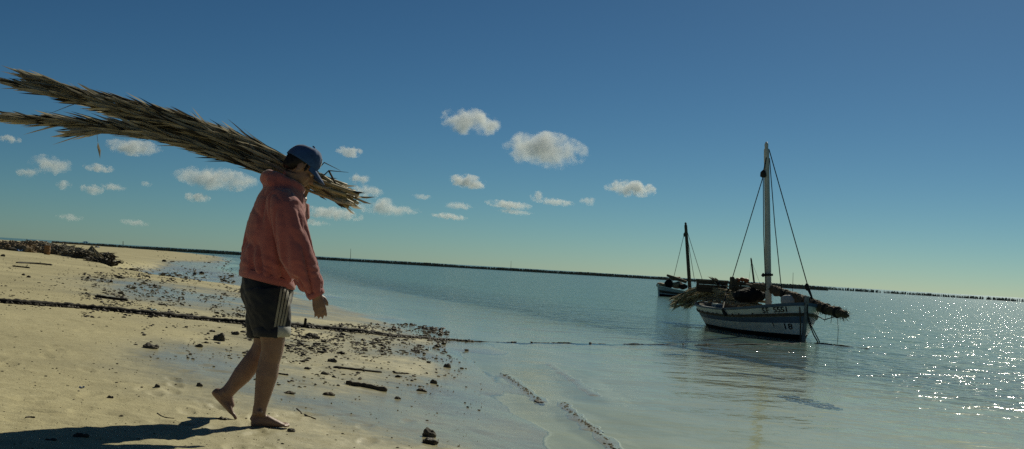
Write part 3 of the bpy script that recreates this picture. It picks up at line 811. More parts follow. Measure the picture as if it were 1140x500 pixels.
# hem rib
hem = []
hme = remesh(hd, 0.0075, 5, 0.5)
sp0, sp1 = P(298, 312), P(318, 206)
def hfold(c, n):
    rel = c - sp0
    t = rel.dot((sp1 - sp0)) / (sp1 - sp0).length_squared
    # long folds falling from the shoulders, cross creases near waist and elbow
    u = rel.dot(Fd); v = rel.dot(Ld)
    f1 = mnoise.noise(Vector((u * 17 + rel.z * 3.5, v * 15, rel.z * 1.7)))
    f2 = mnoise.noise(Vector((u * 9 - rel.z * 9, v * 8, rel.z * 24 + u * 12)))
    f3 = mnoise.noise(c * 46)
    low = max(0.0, 1 - abs(t - 0.10) * 4.5)
    env = min(1.0, max(0.25, 1.15 - t))
    return -0.040 * (max(0.0, 0.32 - abs(f1)) ** 1.3 * 2.6 - 0.22) * env + (0.002 + 0.009 * low) * (abs(f2) * 1.6 - 0.3) + 0.001 * f3
displace(hme, hfold)
hoodie = link('hoodie', hme, M['hoodie'], person, True)
cu = MB(); cu.tube([P(350.2, 324.6, -0.209), P(351.5, 327, -0.207), P(353.2, 330.2, -0.205), P(353.3, 330.4, -0.205)], [0.0500, 0.0535, 0.0500, 0.040], 26); cu.build('cuff', M['hoodie'], hoodie, True)
hmr = MB(); hr = []
for a_, k in ((305.5, 1.0), (309, 1.045), (313.5, 1.03), (315, 0.98)):
    hr.append(ring(P(297.5 + (311 - a_) * 0.1, a_ + 0.5), ax * 0.166 * k, Ld * 0.196 * k, 40))
hmr.loft(hr, False); hmr.build('hem_band', M['hoodie'], hoodie, True)
ht = MB(); ht.tube([P(338, 216, -0.03), P(340, 224, -0.045), P(341, 232, -0.05)], 0.003, 6); ht.build('drawstring', M['lining'], hoodie, True)

# --- shorts
sh = MB()
sh.loft([ring(P(298, 306), ax * 0.135, Ld * 0.170, 28), ring(P(298, 318), ax * 0.155, Ld * 0.180, 28), ring(P(297.5, 332), Fd * 0.150, Ld * 0.185, 28), ring(P(298, 346), Fd * 0.125, Ld * 0.170, 28)])
sh.tube([P(298, 322, -0.085), P(299, 340, -0.09), P(301.5, 355, -0.092), P(303, 366, -0.092), P(303, 372, -0.092)], [0.125, 0.128, 0.117, 0.106, 0.102], 26)
sh.tube([P(298, 322, 0.085), P(296.5, 340, 0.09), P(295.5, 355, 0.09), P(294, 367, 0.09), P(293.5, 372, 0.09)], [0.125, 0.124, 0.110, 0.098, 0.094], 26)
sme = remesh(sh, 0.0065, 4, 0.5)
def sfold(c, n):
    rel = c - P(298, 340)
    u, v = rel.dot(Fd), rel.dot(Ld)
    return 0.016 * mnoise.noise(Vector((u * 13 + rel.z * 5, v * 12, rel.z * 4.5))) + 0.006 * mnoise.noise(Vector((u * 22, v * 20, rel.z * 30 + u * 14)))
displace(sme, sfold)
bvh = BVHTree.FromPolygons([v.co.copy() for v in sme.vertices], [tuple(p.vertices) for p in sme.polygons])
shorts = link('shorts', sme, M['shorts'], person, True)
def on_shorts(px, py):
    v = ray(px, py).normalized()
    hit = bvh.ray_cast(CAM, v)
    if hit[0] is None: return None
    n = hit[1] if hit[1].dot(v) < 0 else -hit[1]
    return hit[0] + n * 0.004
for k in range(4):
    vs, fs = [], []
    for i in range(14):
        t = i / 13
        x0 = 313.2 + 3.7 * k + (304.6 + 3.25 * k - 313.2 - 3.7 * k) * t; y0 = 314 + (364 - 314) * t
        a, b = on_shorts(x0, y0 + 0.9 * k * (1 - t)), on_shorts(x0 + 2.4, y0 + 0.9 * k * (1 - t))
        if a is None or b is None: continue
        vs += [a, b]
    for i in range(len(vs) // 2 - 1): fs.append((2 * i, 2 * i + 1, 2 * i + 3, 2 * i + 2))
    if fs: pydata('stripe', vs, fs, M['stripe'], shorts, True)
def cuff(c, rad, a0, a1, mt, h=0.055):
    mb = MB(); n = 26
    prof = [(-0.004, h * 0.5), (0.006, h * 0.42), (0.010, 0.0), (0.007, -h * 0.42), (-0.004, -h * 0.5), (-0.016, -h * 0.4), (-0.016, h * 0.4)]
    vs = []
    for i in range(n + 1):
        a = a0 + (a1 - a0) * i / n
        dr = Fd * math.cos(a) - Ld * math.sin(a)
        wv = 1 + 0.05 * mnoise.noise(Vector((a * 2.3, 0, rad * 9)))
        tl = Fd * 0
        for (r_, z_) in prof: vs.append(c + dr * (rad + r_) * wv + Vector((0, 0, z_ * (1 + 0.2 * mnoise.noise(Vector((a * 3, 5, 0)))) - 0.012 * math.cos(a) * 0)))
    m = len(prof)
    fs = [(i * m + j, i * m + (j + 1) % m, (i + 1) * m + (j + 1) % m, (i + 1) * m + j) for i in range(n) for j in range(m)]
    fs += [tuple(range(m)), tuple(n * m + j for j in reversed(range(m)))]
    mb.add(vs, fs); return mb.build('rolled_cuff', mt, shorts, True)
cuff(P(303, 369, -0.092), 0.101, R(80), R(285), M['shorts'], 0.062)
cuff(P(303, 368, -0.092), 0.102, R(-80), R(82), M['lining'], 0.066)
cuff(P(293.7, 371, 0.09), 0.094, 0, R(360), M['shorts'], 0.055)

# ------------------------------------------------------------------ bundle of palm fronds on his far shoulder
def spline(pts, t):
    n = len(pts) - 1; s = min(max(t, 0), 1) * n; i = min(int(s), n - 1); f = s - i
    p0, p1, p2, p3 = pts[max(i - 1, 0)], pts[i], pts[i + 1], pts[min(i + 2, n)]
    return 0.5 * ((2 * p1) + (p2 - p0) * f + (2 * p0 - 5 * p1 + 4 * p2 - p3) * f * f + (3 * p1 - p0 - 3 * p2 + p3) * f ** 3)

def frond(root, path, rn, n_leaf, lmin, lmax, spread, mt, stem_mt, w0=0.016, start=0.25, bare=False, droop=0.0, sub='stem', wide=0.011):
    """one dry frond: path butt -> tip; leaflets on both sides lying back towards the tip"""
    mb = MB(); st = MB()
    N_ = 22
    pts = [spline(path, i / N_) for i in range(N_ + 1)]
    rad = [w0 * (1 - 0.82 * i / N_) + 0.0015 for i in range(N_ + 1)]
    st.tube(pts, rad, 6)
    for k in range(n_leaf):
        t = start + (0.985 - start) * (k + rn.random()) / n_leaf
        p = spline(path, t); d = (spline(path, min(t + 0.03, 1)) - spline(path, t - 0.03)).normalized()
        a = rn.uniform(0, 2 * math.pi)
        e1 = d.cross(Vector((0, 0, 1))).normalized(); e2 = e1.cross(d)
        side = e1 * math.cos(a) + e2 * math.sin(a)
        ln = rn.uniform(lmin, lmax) * (1 - 0.35 * t)
        ang = abs(rn.gauss(spread, spread * 0.55))
        if rn.random() < 0.06: ang *= 2.2
        dr = (d * math.cos(ang) + side * math.sin(ang)).normalized()
        nrm = dr.cross(side).normalized()
        if nrm.length < 0.5: nrm = e2
        ww = wide * rn.uniform(0.6, 1.15)
        bend = Vector((rn.uniform(-1, 1), rn.uniform(-1, 1), rn.uniform(-1, 0.6))) * ln * 0.07 - Vector((0, 0, droop * ln))
        c0 = p + side * 0.004; c1 = p + dr * ln * 0.35 + bend * 0.2; c2 = p + dr * ln * 0.72 + bend * 0.6; c3 = p + dr * ln + bend
        fold = dr.cross(nrm) * ww * 0.55
        # a V-folded blade
        vs = [c0 - nrm * ww * 0.35, c0 + fold * 0.4, c0 + nrm * ww * 0.35, c1 - nrm * ww, c1 + fold, c1 + nrm * ww, c2 - nrm * ww * 0.7, c2 + fold * 0.6, c2 + nrm * ww * 0.7, c3]
        q_ = rn.random()
        mb.add(vs, [(0, 1, 4, 3), (1, 2, 5, 4), (3, 4, 7, 6), (4, 5, 8, 7), (6, 7, 9), (7, 8, 9)], 0 if q_ < 0.52 else (1 if q_ < 0.80 else 2))
    for k in range(12 if sub == 'stem' and start > 0.2 else 0):      # torn leaf bits left on the butt
        t = rn.uniform(0.03, 0.24); p = spline(path, t); d = (spline(path, t + 0.03) - spline(path, t - 0.03)).normalized()
        side = Vector((rn.uniform(-1, 1), rn.uniform(-1, 1), rn.uniform(-1, 1))).normalized(); dr = (d * rn.choice((-1, -1, 1)) + side * rn.uniform(0.1, 0.4)).normalized()
        nrm = dr.cross(side).normalized() * rn.uniform(0.004, 0.009); ln = rn.uniform(0.05, 0.16)
        mb.add([p - nrm, p + nrm, p + dr * ln * 0.6 + nrm * 0.7 + Vector((0, 0, -0.01)), p + dr * ln], [(0, 1, 2), (0, 2, 3)], rn.choice((0, 1, 2)))
    fr = mb.build('frond', [mt, M['frond'], M['frond_dark']], root)
    st.build(sub, stem_mt, fr, True)
    return fr

BD = 0.17
bundle_root = P(330, 195, BD)
bundle = empty('palm_frond_bundle', bundle_root, 'long bundle of dry grey brown palm fronds lying on the man\'s shoulder', 'palm fronds')
rn = random.Random(5)
def bd(px): return BD + (px - 320) / PXM * math.tan(FA) * 0.85
def B(px, py, o=0.0): return P(px, py, bd(px) + o)
# (butt end, at the face, over the shoulder, mid, ... tip) in photograph pixels, then placed at the bundle's own depth
lanes = [
    [(399, 217), (352, 194), (300, 172), (230, 148), (150, 124), (75, 106), (-4, 88)],
    [(402, 222), (355, 199), (300, 175), (225, 149), (140, 124), (80, 103), (40, 88)],
    [(404, 224), (357, 203), (302, 180), (230, 157), (150, 133), (95, 115), (48, 100)],
    [(399, 230), (352, 207), (300, 186), (228, 164), (150, 145), (80, 136), (8, 131)],
    [(401, 234), (350, 210), (300, 190), (235, 168), (160, 150), (90, 140), (20, 134)],
    [(396, 227), (350, 205), (296, 184), (220, 160), (140, 140), (75, 133), (15, 130)],
    [(392, 215), (350, 191), (297, 166), (230, 141), (165, 122), (110, 108), (62, 92)],
    [(397, 220), (352, 197), (298, 170), (235, 144), (175, 124), (130, 112), (98, 104)],
    [(390, 236), (345, 213), (298, 193), (245, 174), (185, 157), (130, 147), (92, 148)],
    [(395, 226), (352, 203), (300, 181), (240, 158), (200, 144), (170, 136), (140, 128)],
    [(388, 222), (350, 201), (300, 178), (240, 154), (180, 134), (120, 116), (60, 99)],
    [(400, 228), (352, 205), (300, 186), (240, 166), (180, 150), (130, 141), (70, 137)],
    [(385, 211), (348, 192), (300, 168), (250, 146), (205, 130), (165, 120), (130, 110)],
    [(403, 219), (354, 200), (300, 177), (235, 152), (165, 130), (100, 115), (25, 98)],
    [(398, 233), (350, 211), (300, 191), (240, 170), (170, 152), (105, 142), (40, 136)],
    [(393, 224), (350, 203), (300, 183), (238, 161), (170, 145), (110, 138), (56, 134)],
    [(404, 229), (354, 206), (300, 188), (240, 167), (185, 152), (140, 144), (108, 146)],
]
mats = ['frond3', 'frond2', 'frond', 'frond2'] + ['frond', 'frond2', 'frond', 'frond3', 'frond2', 'frond3', 'frond2', 'frond', 'frond3', 'frond2', 'frond', 'frond2', 'frond']
for i, ln in enumerate(lanes):
    o = rn.uniform(-0.07, 0.07); ex = rn.uniform(-16, 4)
    path = [B(x + (ex if k == 0 else rn.uniform(-1, 1)), y + (ex * 0.45 + rn.uniform(-7, 3) if k == 0 else 0), o * (1.0 if k < 4 else 0.5)) for k, (x, y) in enumerate(ln)]
    frond(bundle, path, rn, 170, 0.15, 0.34, R(6.8), M[mats[i]], M['stem'], w0=rn.uniform(0.0065, 0.012), start=0.25, wide=0.0115)
for (x, y), (x2, y2) in (((379, 190), (361, 181)), ((388, 192), (366, 190))):    # two loose leaf spikes behind the peak
    m2 = MB(); m2.tube([B(x2 - 12, y2 + 12, 0.0), B(x2, y2, 0.0), B(x, y, 0)], [0.005, 0.004, 0.001], 5); m2.build('leaf_spike', M['frond3'], bundle)
m2 = MB(); m2.tube([B(366, 190), B(374, 205), B(379, 213)], [0.006, 0.006, 0.005], 6); m2.build('leaf_spike', M['frond3'], bundle)
# palm fibre lashing near the shoulder
# a scrap of leaflet dangling below on a fibre
sc = MB(); a = B(108, 150); b_ = B(109, 158); c_ = B(111.5, 177)
sc.tube([B(107, 140), a, b_], 0.0012, 4)
n_ = Vector((0.6, 0.8, 0)); e_ = Vector((0.013, 0, 0))
sc.add([b_, (b_ + c_) / 2 - e_ + Vector((0, 0, 0.02)), (b_ + c_) / 2 + e_ - Vector((0, 0.008, 0)), c_, (b_ + c_) / 2 + Vector((0, 0.012, 0))], [(0, 1, 4), (0, 4, 2), (1, 3, 4), (4, 3, 2)])
sc.build('dangling_leaf', M['frond2'], bundle)
# ------------------------------------------------------------------ boats
class Boat:
    def __init__(s, name, label, org, head, L, beam, fb, mats, bands, group):
        s.L, s.beam, s.fb = L, beam, fb
        s.head = Vector((head.x, head.y, 0)).normalized(); s.left = Vector((-s.head.y, s.head.x, 0))
        s.org = Vector((org.x, org.y, WATER))
        s.root = empty(name, s.org, label, 'boat', group)
        s.mats = mats; s.bands = bands
        s.hull()
    def w(s, x, y, z): return s.org + s.head * x + s.left * y + Vector((0, 0, z))
    def sheer(s, u):
        q = 2 * u - 1
        st, md, bw = s.fb
        return md + (bw - md) * max(q, 0) ** 2.1 + (st - md) * max(-q, 0) ** 2.1
    def keel(s, u):
        q = abs(2 * u - 1)
        return -0.34 + 0.22 * max(0, (q - 0.80) / 0.20) ** 2.2
    def half(s, u):
        q = abs(2 * u - 1)
        return s.beam / 2 * max(0.0, 1 - q ** 2.6) ** 0.64
    def skin(s, u, z, out=0.0, side=1):
        zk, zs = s.keel(u), s.sheer(u)
        g = min(max((z - zk) / (zs - zk), 0), 1.0)
        q = abs(2 * u - 1)
        e = 0.42 + 0.50 * q ** 3
        y = 0.035 + s.half(u) * g ** e + out
        # the ends rake outwards a little with height
        rake = 0.10 * g * (1 if u > 0.5 else -1) * q ** 6
        return s.w((u - 0.5) * s.L + rake + out * 0.5 * q ** 4 * (1 if u > 0.5 else -1), y * side, z)
    def hull(s):
        mb = MB(); NU = 44
        us = [0.5 - 0.5 * math.cos(math.pi * i / NU) for i in range(NU + 1)]
        fr = [None, None, None] + [b[0] for b in s.bands]
        cols = []
        for side in (1, -1):
            rows = []
            for u in us:
                zk, zs = s.keel(u), s.sheer(u)
                zz = [zk, zk + (0 - zk) * 0.25, zk + (0 - zk) * 0.6, -0.01] + [zs * b[0] for b in s.bands]
                ext = []
                for a, b in zip(zz[:-1], zz[1:]): ext += [a, (a + b) / 2]
                ext.append(zz[-1])
                rows.append([s.skin(u, z, 0, side) for z in ext])
            m = len(rows[0])
            vs = [p for r in rows for p in r]; base = len(mb.v); mb.v.extend(vs)
            for i in range(NU):
                for j in range(m - 1):
                    k = j // 2
                    mi = 0 if k < 3 else s.bands[k - 3][1]
                    q = (base + i * m + j, base + (i + 1) * m + j, base + (i + 1) * m + j + 1, base + i * m + j + 1)
                    mb.f.append(q if side == -1 else q[::-1]); mb.mi.append(mi)
        o = mb.build('hull', [M[k] for k in s.mats], s.root, True)
        bm = bmesh.new(); bm.from_mesh(o.data); bmesh.ops.remove_doubles(bm, verts=bm.verts, dist=0.0005); bm.to_mesh(o.data); bm.free()
        s.hull_o = o
        # inside: deck planks across at a low level, and the inner skin
        ib = MB(); rows = []
        for u in us[1:-1]:
            zs = s.sheer(u); zd = zs - 0.16
            a = s.skin(u, zs, -0.05, 1); b = s.skin(u, zs, -0.05, -1); c = s.skin(u, zd, -0.06, 1); d = s.skin(u, zd, -0.06, -1)
            rows.append([a, c, d, b])
        vs = [p for r in rows for p in r]
        ib.add(vs, [(i * 4 + j, i * 4 + j + 1, (i + 1) * 4 + j + 1, (i + 1) * 4 + j) for i in range(len(rows) - 1) for j in range(3)])
        ib.build('deck', M['boat_inside'], s.root)
        return o
    def strip(s, name, f0, f1, out, mt, u0=0.0, u1=1.0, sides=(1, -1), parent=None, z0=None, n=48):
        """a plank following the sheer between two height fractions, proud of the skin"""
        for side in sides:
            mb = MB(); rings = []
            for i in range(n + 1):
                u = u0 + (u1 - u0) * i / n
                zs = s.sheer(u); a, b = zs * f0, zs * f1
                rings.append([s.skin(u, a, -0.01, side), s.skin(u, a, out, side), s.skin(u, b, out, side) if b <= zs else s.skin(u, zs, out, side) + Vector((0, 0, b - zs)), s.skin(u, min(b, zs), -0.045 if b > zs else -0.01, side) + Vector((0, 0, max(0, b - zs)))])
            mb.loft(rings, True)
            mb.build(name, mt, parent or s.root)
    def post(s, u_end, zlo, zhi, mt, name='stem_post', w_=0.045, d_=0.06):
        sg = 1 if u_end > 0.5 else -1
        mb = MB(); rings = []
        for z in np.linspace(zlo, zhi, 7):
            c = s.w(sg * s.L / 2, 0, z); g = min(max((z - s.keel(u_end)) / (s.sheer(u_end) - s.keel(u_end)), 0), 1.15)
            c = c + s.head * sg * (0.10 * g + 0.02)
            rings.append([c + s.head * d_ * a + s.left * w_ * b for a, b in ((-1, -1), (1, -0.8), (1, 0.8), (-1, 1))])
        mb.loft(rings, True)
        return mb.build(name, mt, s.root)
    def text(s, txt, u_c, f_c, hgt, side, name, mt, wide=1.0, parent=None):
        cu = bpy.data.curves.new(name, 'FONT'); cu.body = txt; cu.size = 1.0; cu.align_x = 'LEFT'; cu.align_y = 'CENTER'; cu.resolution_u = 3; cu.offset = 0.022
        to = bpy.data.objects.new('tmp', cu); C.objects.link(to)
        dg = bpy.context.evaluated_depsgraph_get()
        me = bpy.data.meshes.new_from_object(to.evaluated_get(dg)); bpy.data.objects.remove(to)
        bm = bmesh.new(); bm.from_mesh(me); bmesh.ops.triangulate(bm, faces=bm.faces); bmesh.ops.subdivide_edges(bm, edges=[e for e in bm.edges if e.calc_length() > 0.3], cuts=2); 
        bmesh.ops.triangulate(bm, faces=bm.faces); bm.to_mesh(me); bm.free()
        sc_ = hgt / 0.72
        du = 0.01; sl_ = (s.skin(u_c + du, s.sheer(u_c) * f_c, 0, side) - s.skin(u_c - du, s.sheer(u_c) * f_c, 0, side)).length / (2 * du)
        for v in me.vertices:
            x, y = v.co.x * sc_, v.co.y * sc_
            u = u_c + (-x if side == 1 else x) * wide / sl_
            zs = s.sheer(u)
            v.co = s.skin(u, zs * f_c + y, 0.006, side)
        # letters read from outside
        return link(name, me, mt, parent or s.root)

# --- the big white boat, bow towards us
bow = on_plane(894, 379.0, WATER)
to_cam = (CAM - bow); to_cam.z = 0; to_cam.normalize()
rt = Vector((-to_cam.y, to_cam.x, 0))
PHI = R(23)
head = to_cam * math.cos(PHI) + rt * math.sin(PHI)
LB = 6.2
org = bow - head * (LB / 2 + 0.03)
big = Boat('fishing_boat', 'white and blue wooden fishing boat with tall white mast, moored in the shallows', org, head, LB, 2.1, (0.58, 0.52, 0.80),
           ['boat_black', 'boat_white', 'boat_blue', 'boat_brown'], [(0.15, 0), (0.47, 1), (0.66, 2), (0.75, 1), (0.95, 1), (1.0, 2)], 'wooden fishing boats on the water')
side_v = 1 if (big.w(0, 1, 0) - CAM).length < (big.w(0, -1, 0) - CAM).length else -1
big.strip('rubbing_strake', 0.665, 0.755, 0.028, M['boat_brown'])
big.strip('cap_rail', 0.965, 1.045, 0.022, M['boat_blue'])
big.post(1.0, -0.30, 0.98, M['grey_paint'], w_=0.034, d_=0.05)
big.post(0.0, -0.2, 0.72, M['grey_paint'], 'stern_post')
def u_at(px, f): return min(((abs(to_px(big.skin(u, big.sheer(u) * f, 0, side_v))[0] - px), u) for u in np.linspace(0.3, 0.99, 700)))[1]
def letters(txt, px0, px1, f, hgt):
    for i, ch in enumerate(txt):
        if ch == ' ': continue
        big.text(ch, u_at(px0 + (px1 - px0) * i / (len(txt) - 1), f), f, hgt, side_v, 'letter' if ch.isalpha() else 'numeral', M['paint_black'], 1.35, big.hull_o)
letters('SF 5551', 848.5, 873, 0.855, 0.115)
letters('I8', 873, 877.5, 0.36, 0.13)
# rust runs below the strake and small bolt heads along it
for i in range(11):
    u = 0.16 + 0.066 * i + (0.008 if i % 3 else -0.01); mb = MB()
    c = big.skin(u, big.sheer(u) * 0.765, 0.014, side_v); mb.box(c, (big.head * 0.018, big.left * 0.012, Vector((0, 0, 0.022)))); mb.build('frame_head', M['boat_brown'], big.root)
for u, f0, f1, ww in ((0.905, 0.47, 0.33, 0.012), (0.62, 0.62, 0.5, 0.008), (0.40, 0.62, 0.42, 0.01), (0.30, 0.93, 0.80, 0.008), (0.72, 0.49, 0.36, 0.006)):
    vs = []; n = 6
    for i in range(n + 1):
        f = f0 + (f1 - f0) * i / n; k = ww * (1 - 0.5 * i / n) / LB
        vs += [big.skin(u - k, big.sheer(u) * f, 0.005, side_v), big.skin(u + k, big.sheer(u) * f, 0.005, side_v)]
    pydata('rust_streak', vs, [(2 * i, 2 * i + 1, 2 * i + 3, 2 * i + 2) for i in range(n)], M['rust'], big.root)
# mast, with its top at the pixel the photograph shows
best = min(((abs(to_px(big.w((u - .5) * LB, 0, 0.55))[0] - 856.5), u) for u in np.linspace(0.2, 0.95, 400)))[1]
mbase = big.w((best - .5) * LB, 0, 0.30)
Dm = mbase.y
mtop = W(853.2, 158, Dm)
def mast(bt, base, top, r, mt, knob=True):
    mb = MB(); v = top - base
    mb.tube([base, base + v * 0.5, base + v * 0.93, base + v * 0.955, base + v * 0.965, base + v * 0.985, top], [r, r * 0.93, r * 0.82, r * 0.80, r * 0.55, r * 0.62, r * 0.25], 12)
    return mb.build('mast', mt, bt.root, True)
mo = mast(big, mbase, mtop, 0.078, M['mast_white'])
mv = (mtop - mbase)
def mp(py, dx=0.0, dy=0.0):
    t = (py - to_px(mbase)[1]) / (158 - to_px(mbase)[1]); return mbase + mv * t + Vector((dx, dy, 0))
mb = MB(); mb.tube([mp(305), mp(307.5)], [0.115, 0.115], 14); mb.tube([mp(306, -0.10, -0.02), mp(308, -0.15, -0.03)], [0.05, 0.035], 8); mb.build('mast_band', M['line'], mo)
mb = MB(); mb.tube([mp(190, -0.09, -0.06), mp(192.5, -0.10, -0.06), mp(197, -0.10, -0.06), mp(198.5, -0.10, -0.06)], [0.02, 0.065, 0.075, 0.03], 10); mb.tube([mp(166, 0.05), mp(178, -0.03, -0.06), mp(191, -0.09, -0.06)], 0.014, 6); mb.build('halyard_block', M['line'], mo, True)
def line(pts, r, name='shroud', bt=big, mt='line'):
    mb = MB(); mb.tube(pts, r, 6); return mb.build(name, M[mt], bt.root)
Dn = Dm
lt = mp(197, -0.10, -0.06)
blk = W(815.5, 309, Dm + 1.4); ut = u_at(806, 1.0)
line([lt, blk], 0.011)
line([mp(198, -0.10, -0.06), mp(262, -0.11, -0.07), mp(324, -0.08, -0.08)], 0.011, 'halyard')
line([mp(166, 0.06), W(899.2, 318, 26.2)], 0.012, 'forestay')
line([mp(176, 0.07), W(862.5, 250, Dm - 0.3), W(870.5, 327, Dm - 0.7)], 0.011)
# deadeye block of the forestay and its lashing to the stem
mb = MB(); mb.ell(W(898.5, 319.5, 26.2), (Vector((0.05, 0, 0.02)), Vector((0, 0.05, 0)), Vector((-0.02, 0, 0.085))), 10, 8); mb.tube([W(899, 318, 26.2), W(900.5, 323, 26.2), W(904.5, 333, 25.9)], [0.02, 0.035, 0.018], 8); mb.build('deadeye', M['line'], big.root, True)
mb = MB(); mb.ell(W(870.5, 327, Dm - 0.7), (Vector((0.05, 0, 0)), Vector((0, 0.05, 0)), Vector((0, 0, 0.09))), 8, 6); mb.build('deadeye', M['line'], big.root, True)
# weathered grey tackle hood where the aft shroud comes down
mb = MB()
mb.ell(blk + Vector((0.02, 0, -0.10)), (Vector((0.09, 0, 0.03)), Vector((0, 0.09, 0)), Vector((-0.03, 0, 0.13))), 12, 8)
mb.ell(blk + Vector((0.06, 0, -0.24)), (Vector((0.13, 0, -0.03)), Vector((0, 0.11, 0)), Vector((0.03, 0, 0.12))), 12, 8)
tm = remesh(mb, 0.02, 3); displace(tm, lambda c, n: 0.07 * mnoise.noise(c * 9) + 0.03 * mnoise.noise(c * 25)); link('tackle_wrap', tm, M['frond3'], big.root, True)
line([blk - Vector((0, 0, 0.2)), W(809, 325, Dm + 1.5), big.skin(ut, big.sheer(ut), 0.03, side_v)], [0.022, 0.018, 0.014], 'shroud_tackle', mt='line')
line([big.skin(ut, big.sheer(ut), 0.045, side_v), big.skin(ut, big.sheer(ut) * 0.9, 0.045, side_v), big.skin(ut + 0.008, big.sheer(ut) * 0.72, 0.05, side_v)], [0.02, 0.035, 0.05], 'chain_plate')
# lines at the bow: a hanging post, mooring ropes into the water
line([big.w(LB / 2 + 0.02, side_v * 0.13, 0.90), big.w(LB / 2 + 0.10, side_v * 0.11, 0.4), big.w(LB / 2 + 0.12, side_v * 0.10, -0.05)], 0.016, 'hanging_line', mt='mast_wood')
line([big.w(LB / 2 + 0.16, 0, 0.80), big.w(LB / 2 + 0.18, -side_v * 0.03, 0.45), big.w(LB / 2 + 0.30, -side_v * 0.12, 0.15), big.w(LB / 2 + 0.42, -side_v * 0.2, -0.04)], 0.014, 'mooring_rope')
line([big.w(LB / 2 + 0.16, 0, 0.62), big.w(LB / 2 + 0.2, -side_v * 0.1, 0.34), big.w(LB / 2 + 0.36, -side_v * 0.26, -0.03)], 0.012, 'mooring_rope')

# --- furled sail along its yard, poking out over the bow
def roll(name, label, cat, pts, rad, mt, amp, nscale, bristle=0, seed=1, bm_=None):
    o_ = MB(); o_.tube(pts, rad, 16)
    me_ = remesh(o_, 0.02, 1)
    displace(me_, lambda c, n: amp * (mnoise.noise(c * nscale) + 0.5 * mnoise.noise(c * nscale * 2.7)))
    return me_
ya = W(838, 318, Dm + 0.55); yb = W(862, 322.5, Dm - 0.1); yc = W(884, 331, 26.5); yd = W(912, 341.5, 25.7); ye = W(941, 350.5, 25.0)
ypts = [ya, (ya + yb) / 2, yb, (yb + yc) / 2, yc, (yc + yd) / 2, yd, (yd + ye) / 2, ye]
sail = empty('furled_sail', Vector((yc.x, yc.y, yc.z - 0.1)), 'brown furled sail rolled on its yard, jutting out over the bow of the big boat', 'sail')
link('sailcloth', roll('s', '', '', ypts, [0.05, 0.09, 0.10, 0.105, 0.115, 0.125, 0.12, 0.105, 0.075], M['sail'], 0.035, 12), M['sail'], sail, True)
rn2 = random.Random(3); br = MB()
for k in range(420):
    t = rn2.uniform(0.52, 1.0); p = spline(ypts, t); d = (ye - yc).normalized()
    a = rn2.uniform(0, 6.28); e1 = d.cross(Vector((0, 0, 1))).normalized(); e2 = e1.cross(d); sd = e1 * math.cos(a) + e2 * math.sin(a)
    r_ = 0.09; dr = (d * rn2.uniform(-0.2, 1.0) + sd * rn2.uniform(0.2, 0.7) - Vector((0, 0, rn2.uniform(0, 0.5)))).normalized(); ln = rn2.uniform(0.05, 0.13)
    q = p + sd * r_; nn = dr.cross(sd).normalized() * 0.008
    br.add([q - nn, q + nn, q + dr * ln], [(0, 1, 2)])
fo = br.build('frayed_fibres', M['frond3'], sail); fo['kind'] = 'stuff'
mb = MB(); mb.tube([ya + (ya - yb) * 0.3, yb, yc, yd, ye + (ye - yd).normalized() * 0.1], [0.03, 0.04, 0.045, 0.04, 0.03], 8); mb.build('yard', M['mast_wood'], sail, True)
for tt in (0.62, 0.72, 0.82, 0.92):
    p = spline(ypts, tt); d = (ye - yc).normalized(); mb = MB(); mb.tube([p - d * 0.018, p + d * 0.018], [0.132, 0.132], 14); mb.build('gasket', M['line'], sail)
for x0, y0, y1, sw in ((919, 345, 358, -1), (924.5, 347, 360, 0.5), (932, 350, 384, 0.4), (939.5, 351, 357, -1.4)):
    mb = MB(); a = W(x0, y0, 25.5); b = W(x0 + sw, y1, 25.5); mb.tube([a, (a + b) / 2 + Vector((0.02, 0, 0)), b], 0.006, 5); mb.build('loose_line', M['line'], sail)
mb = MB(); mb.tube([W(905, 341, 25.9), W(910, 352, 25.8), W(918, 356, 25.6), W(928, 353, 25.4), W(934, 349.5, 25.3)], 0.012, 6); mb.build('loose_line', M['line'], sail)

# --- cargo on the big boat
def crate(px, py, D, wx, wy, hz, yaw, name, label, cat, mt, lid=None):
    c = W(px, py, D); ax_ = Vector((math.cos(yaw), math.sin(yaw), 0)); ay = Vector((-math.sin(yaw), math.cos(yaw), 0)); az = Vector((0, 0, 1))
    r_ = empty(name, c, label, cat)
    for s_ in (-1, 1):
        for k in range(3):
            z0 = hz * (0.17 + 0.33 * k)
            mb = MB(); mb.box(c + ay * s_ * wy / 2 + az * z0, (ax_ * wx / 2, ay * 0.012, az * hz * 0.15)); mb.build('slat', mt, r_)
            mb = MB(); mb.box(c + ax_ * s_ * (wx / 2 - 0.013) + az * z0, (ax_ * 0.012, ay * (wy / 2 - 0.013), az * hz * 0.15)); mb.build('slat', mt, r_)
    mb = MB(); mb.box(c + az * 0.01, (ax_ * wx * 0.48, ay * wy * 0.48, az * 0.01)); mb.build('bottom', mt, r_)
    for sx in (-1, 1):
        for sy in (-1, 1):
            mb = MB(); mb.box(c + ax_ * sx * (wx / 2 - 0.035) + ay * sy * (wy / 2 - 0.035) + az * hz * 0.51, (ax_ * 0.02, ay * 0.02, az * hz * 0.5)); mb.build('corner_post', mt, r_)
    if lid:
        mb = MB(); mb.box(c + az * (hz + 0.018), (ax_ * wx * 0.52, ay * wy * 0.52, az * 0.016)); mb.build('lid', lid, r_)
    return r_
crate(792, 325.5, 30.4, 0.80, 0.62, 0.30, R(-8), 'wooden_crate', 'tan slatted crate with flat lid behind the drooping fronds', 'crate', M['crate_dark'], M['crate'])
crate(832.5, 327.5, 28.9, 0.66, 0.55, 0.30, R(10), 'wooden_crate', 'dark slatted crate with orange floats on top, beside the mast', 'crate', M['crate_dark'])
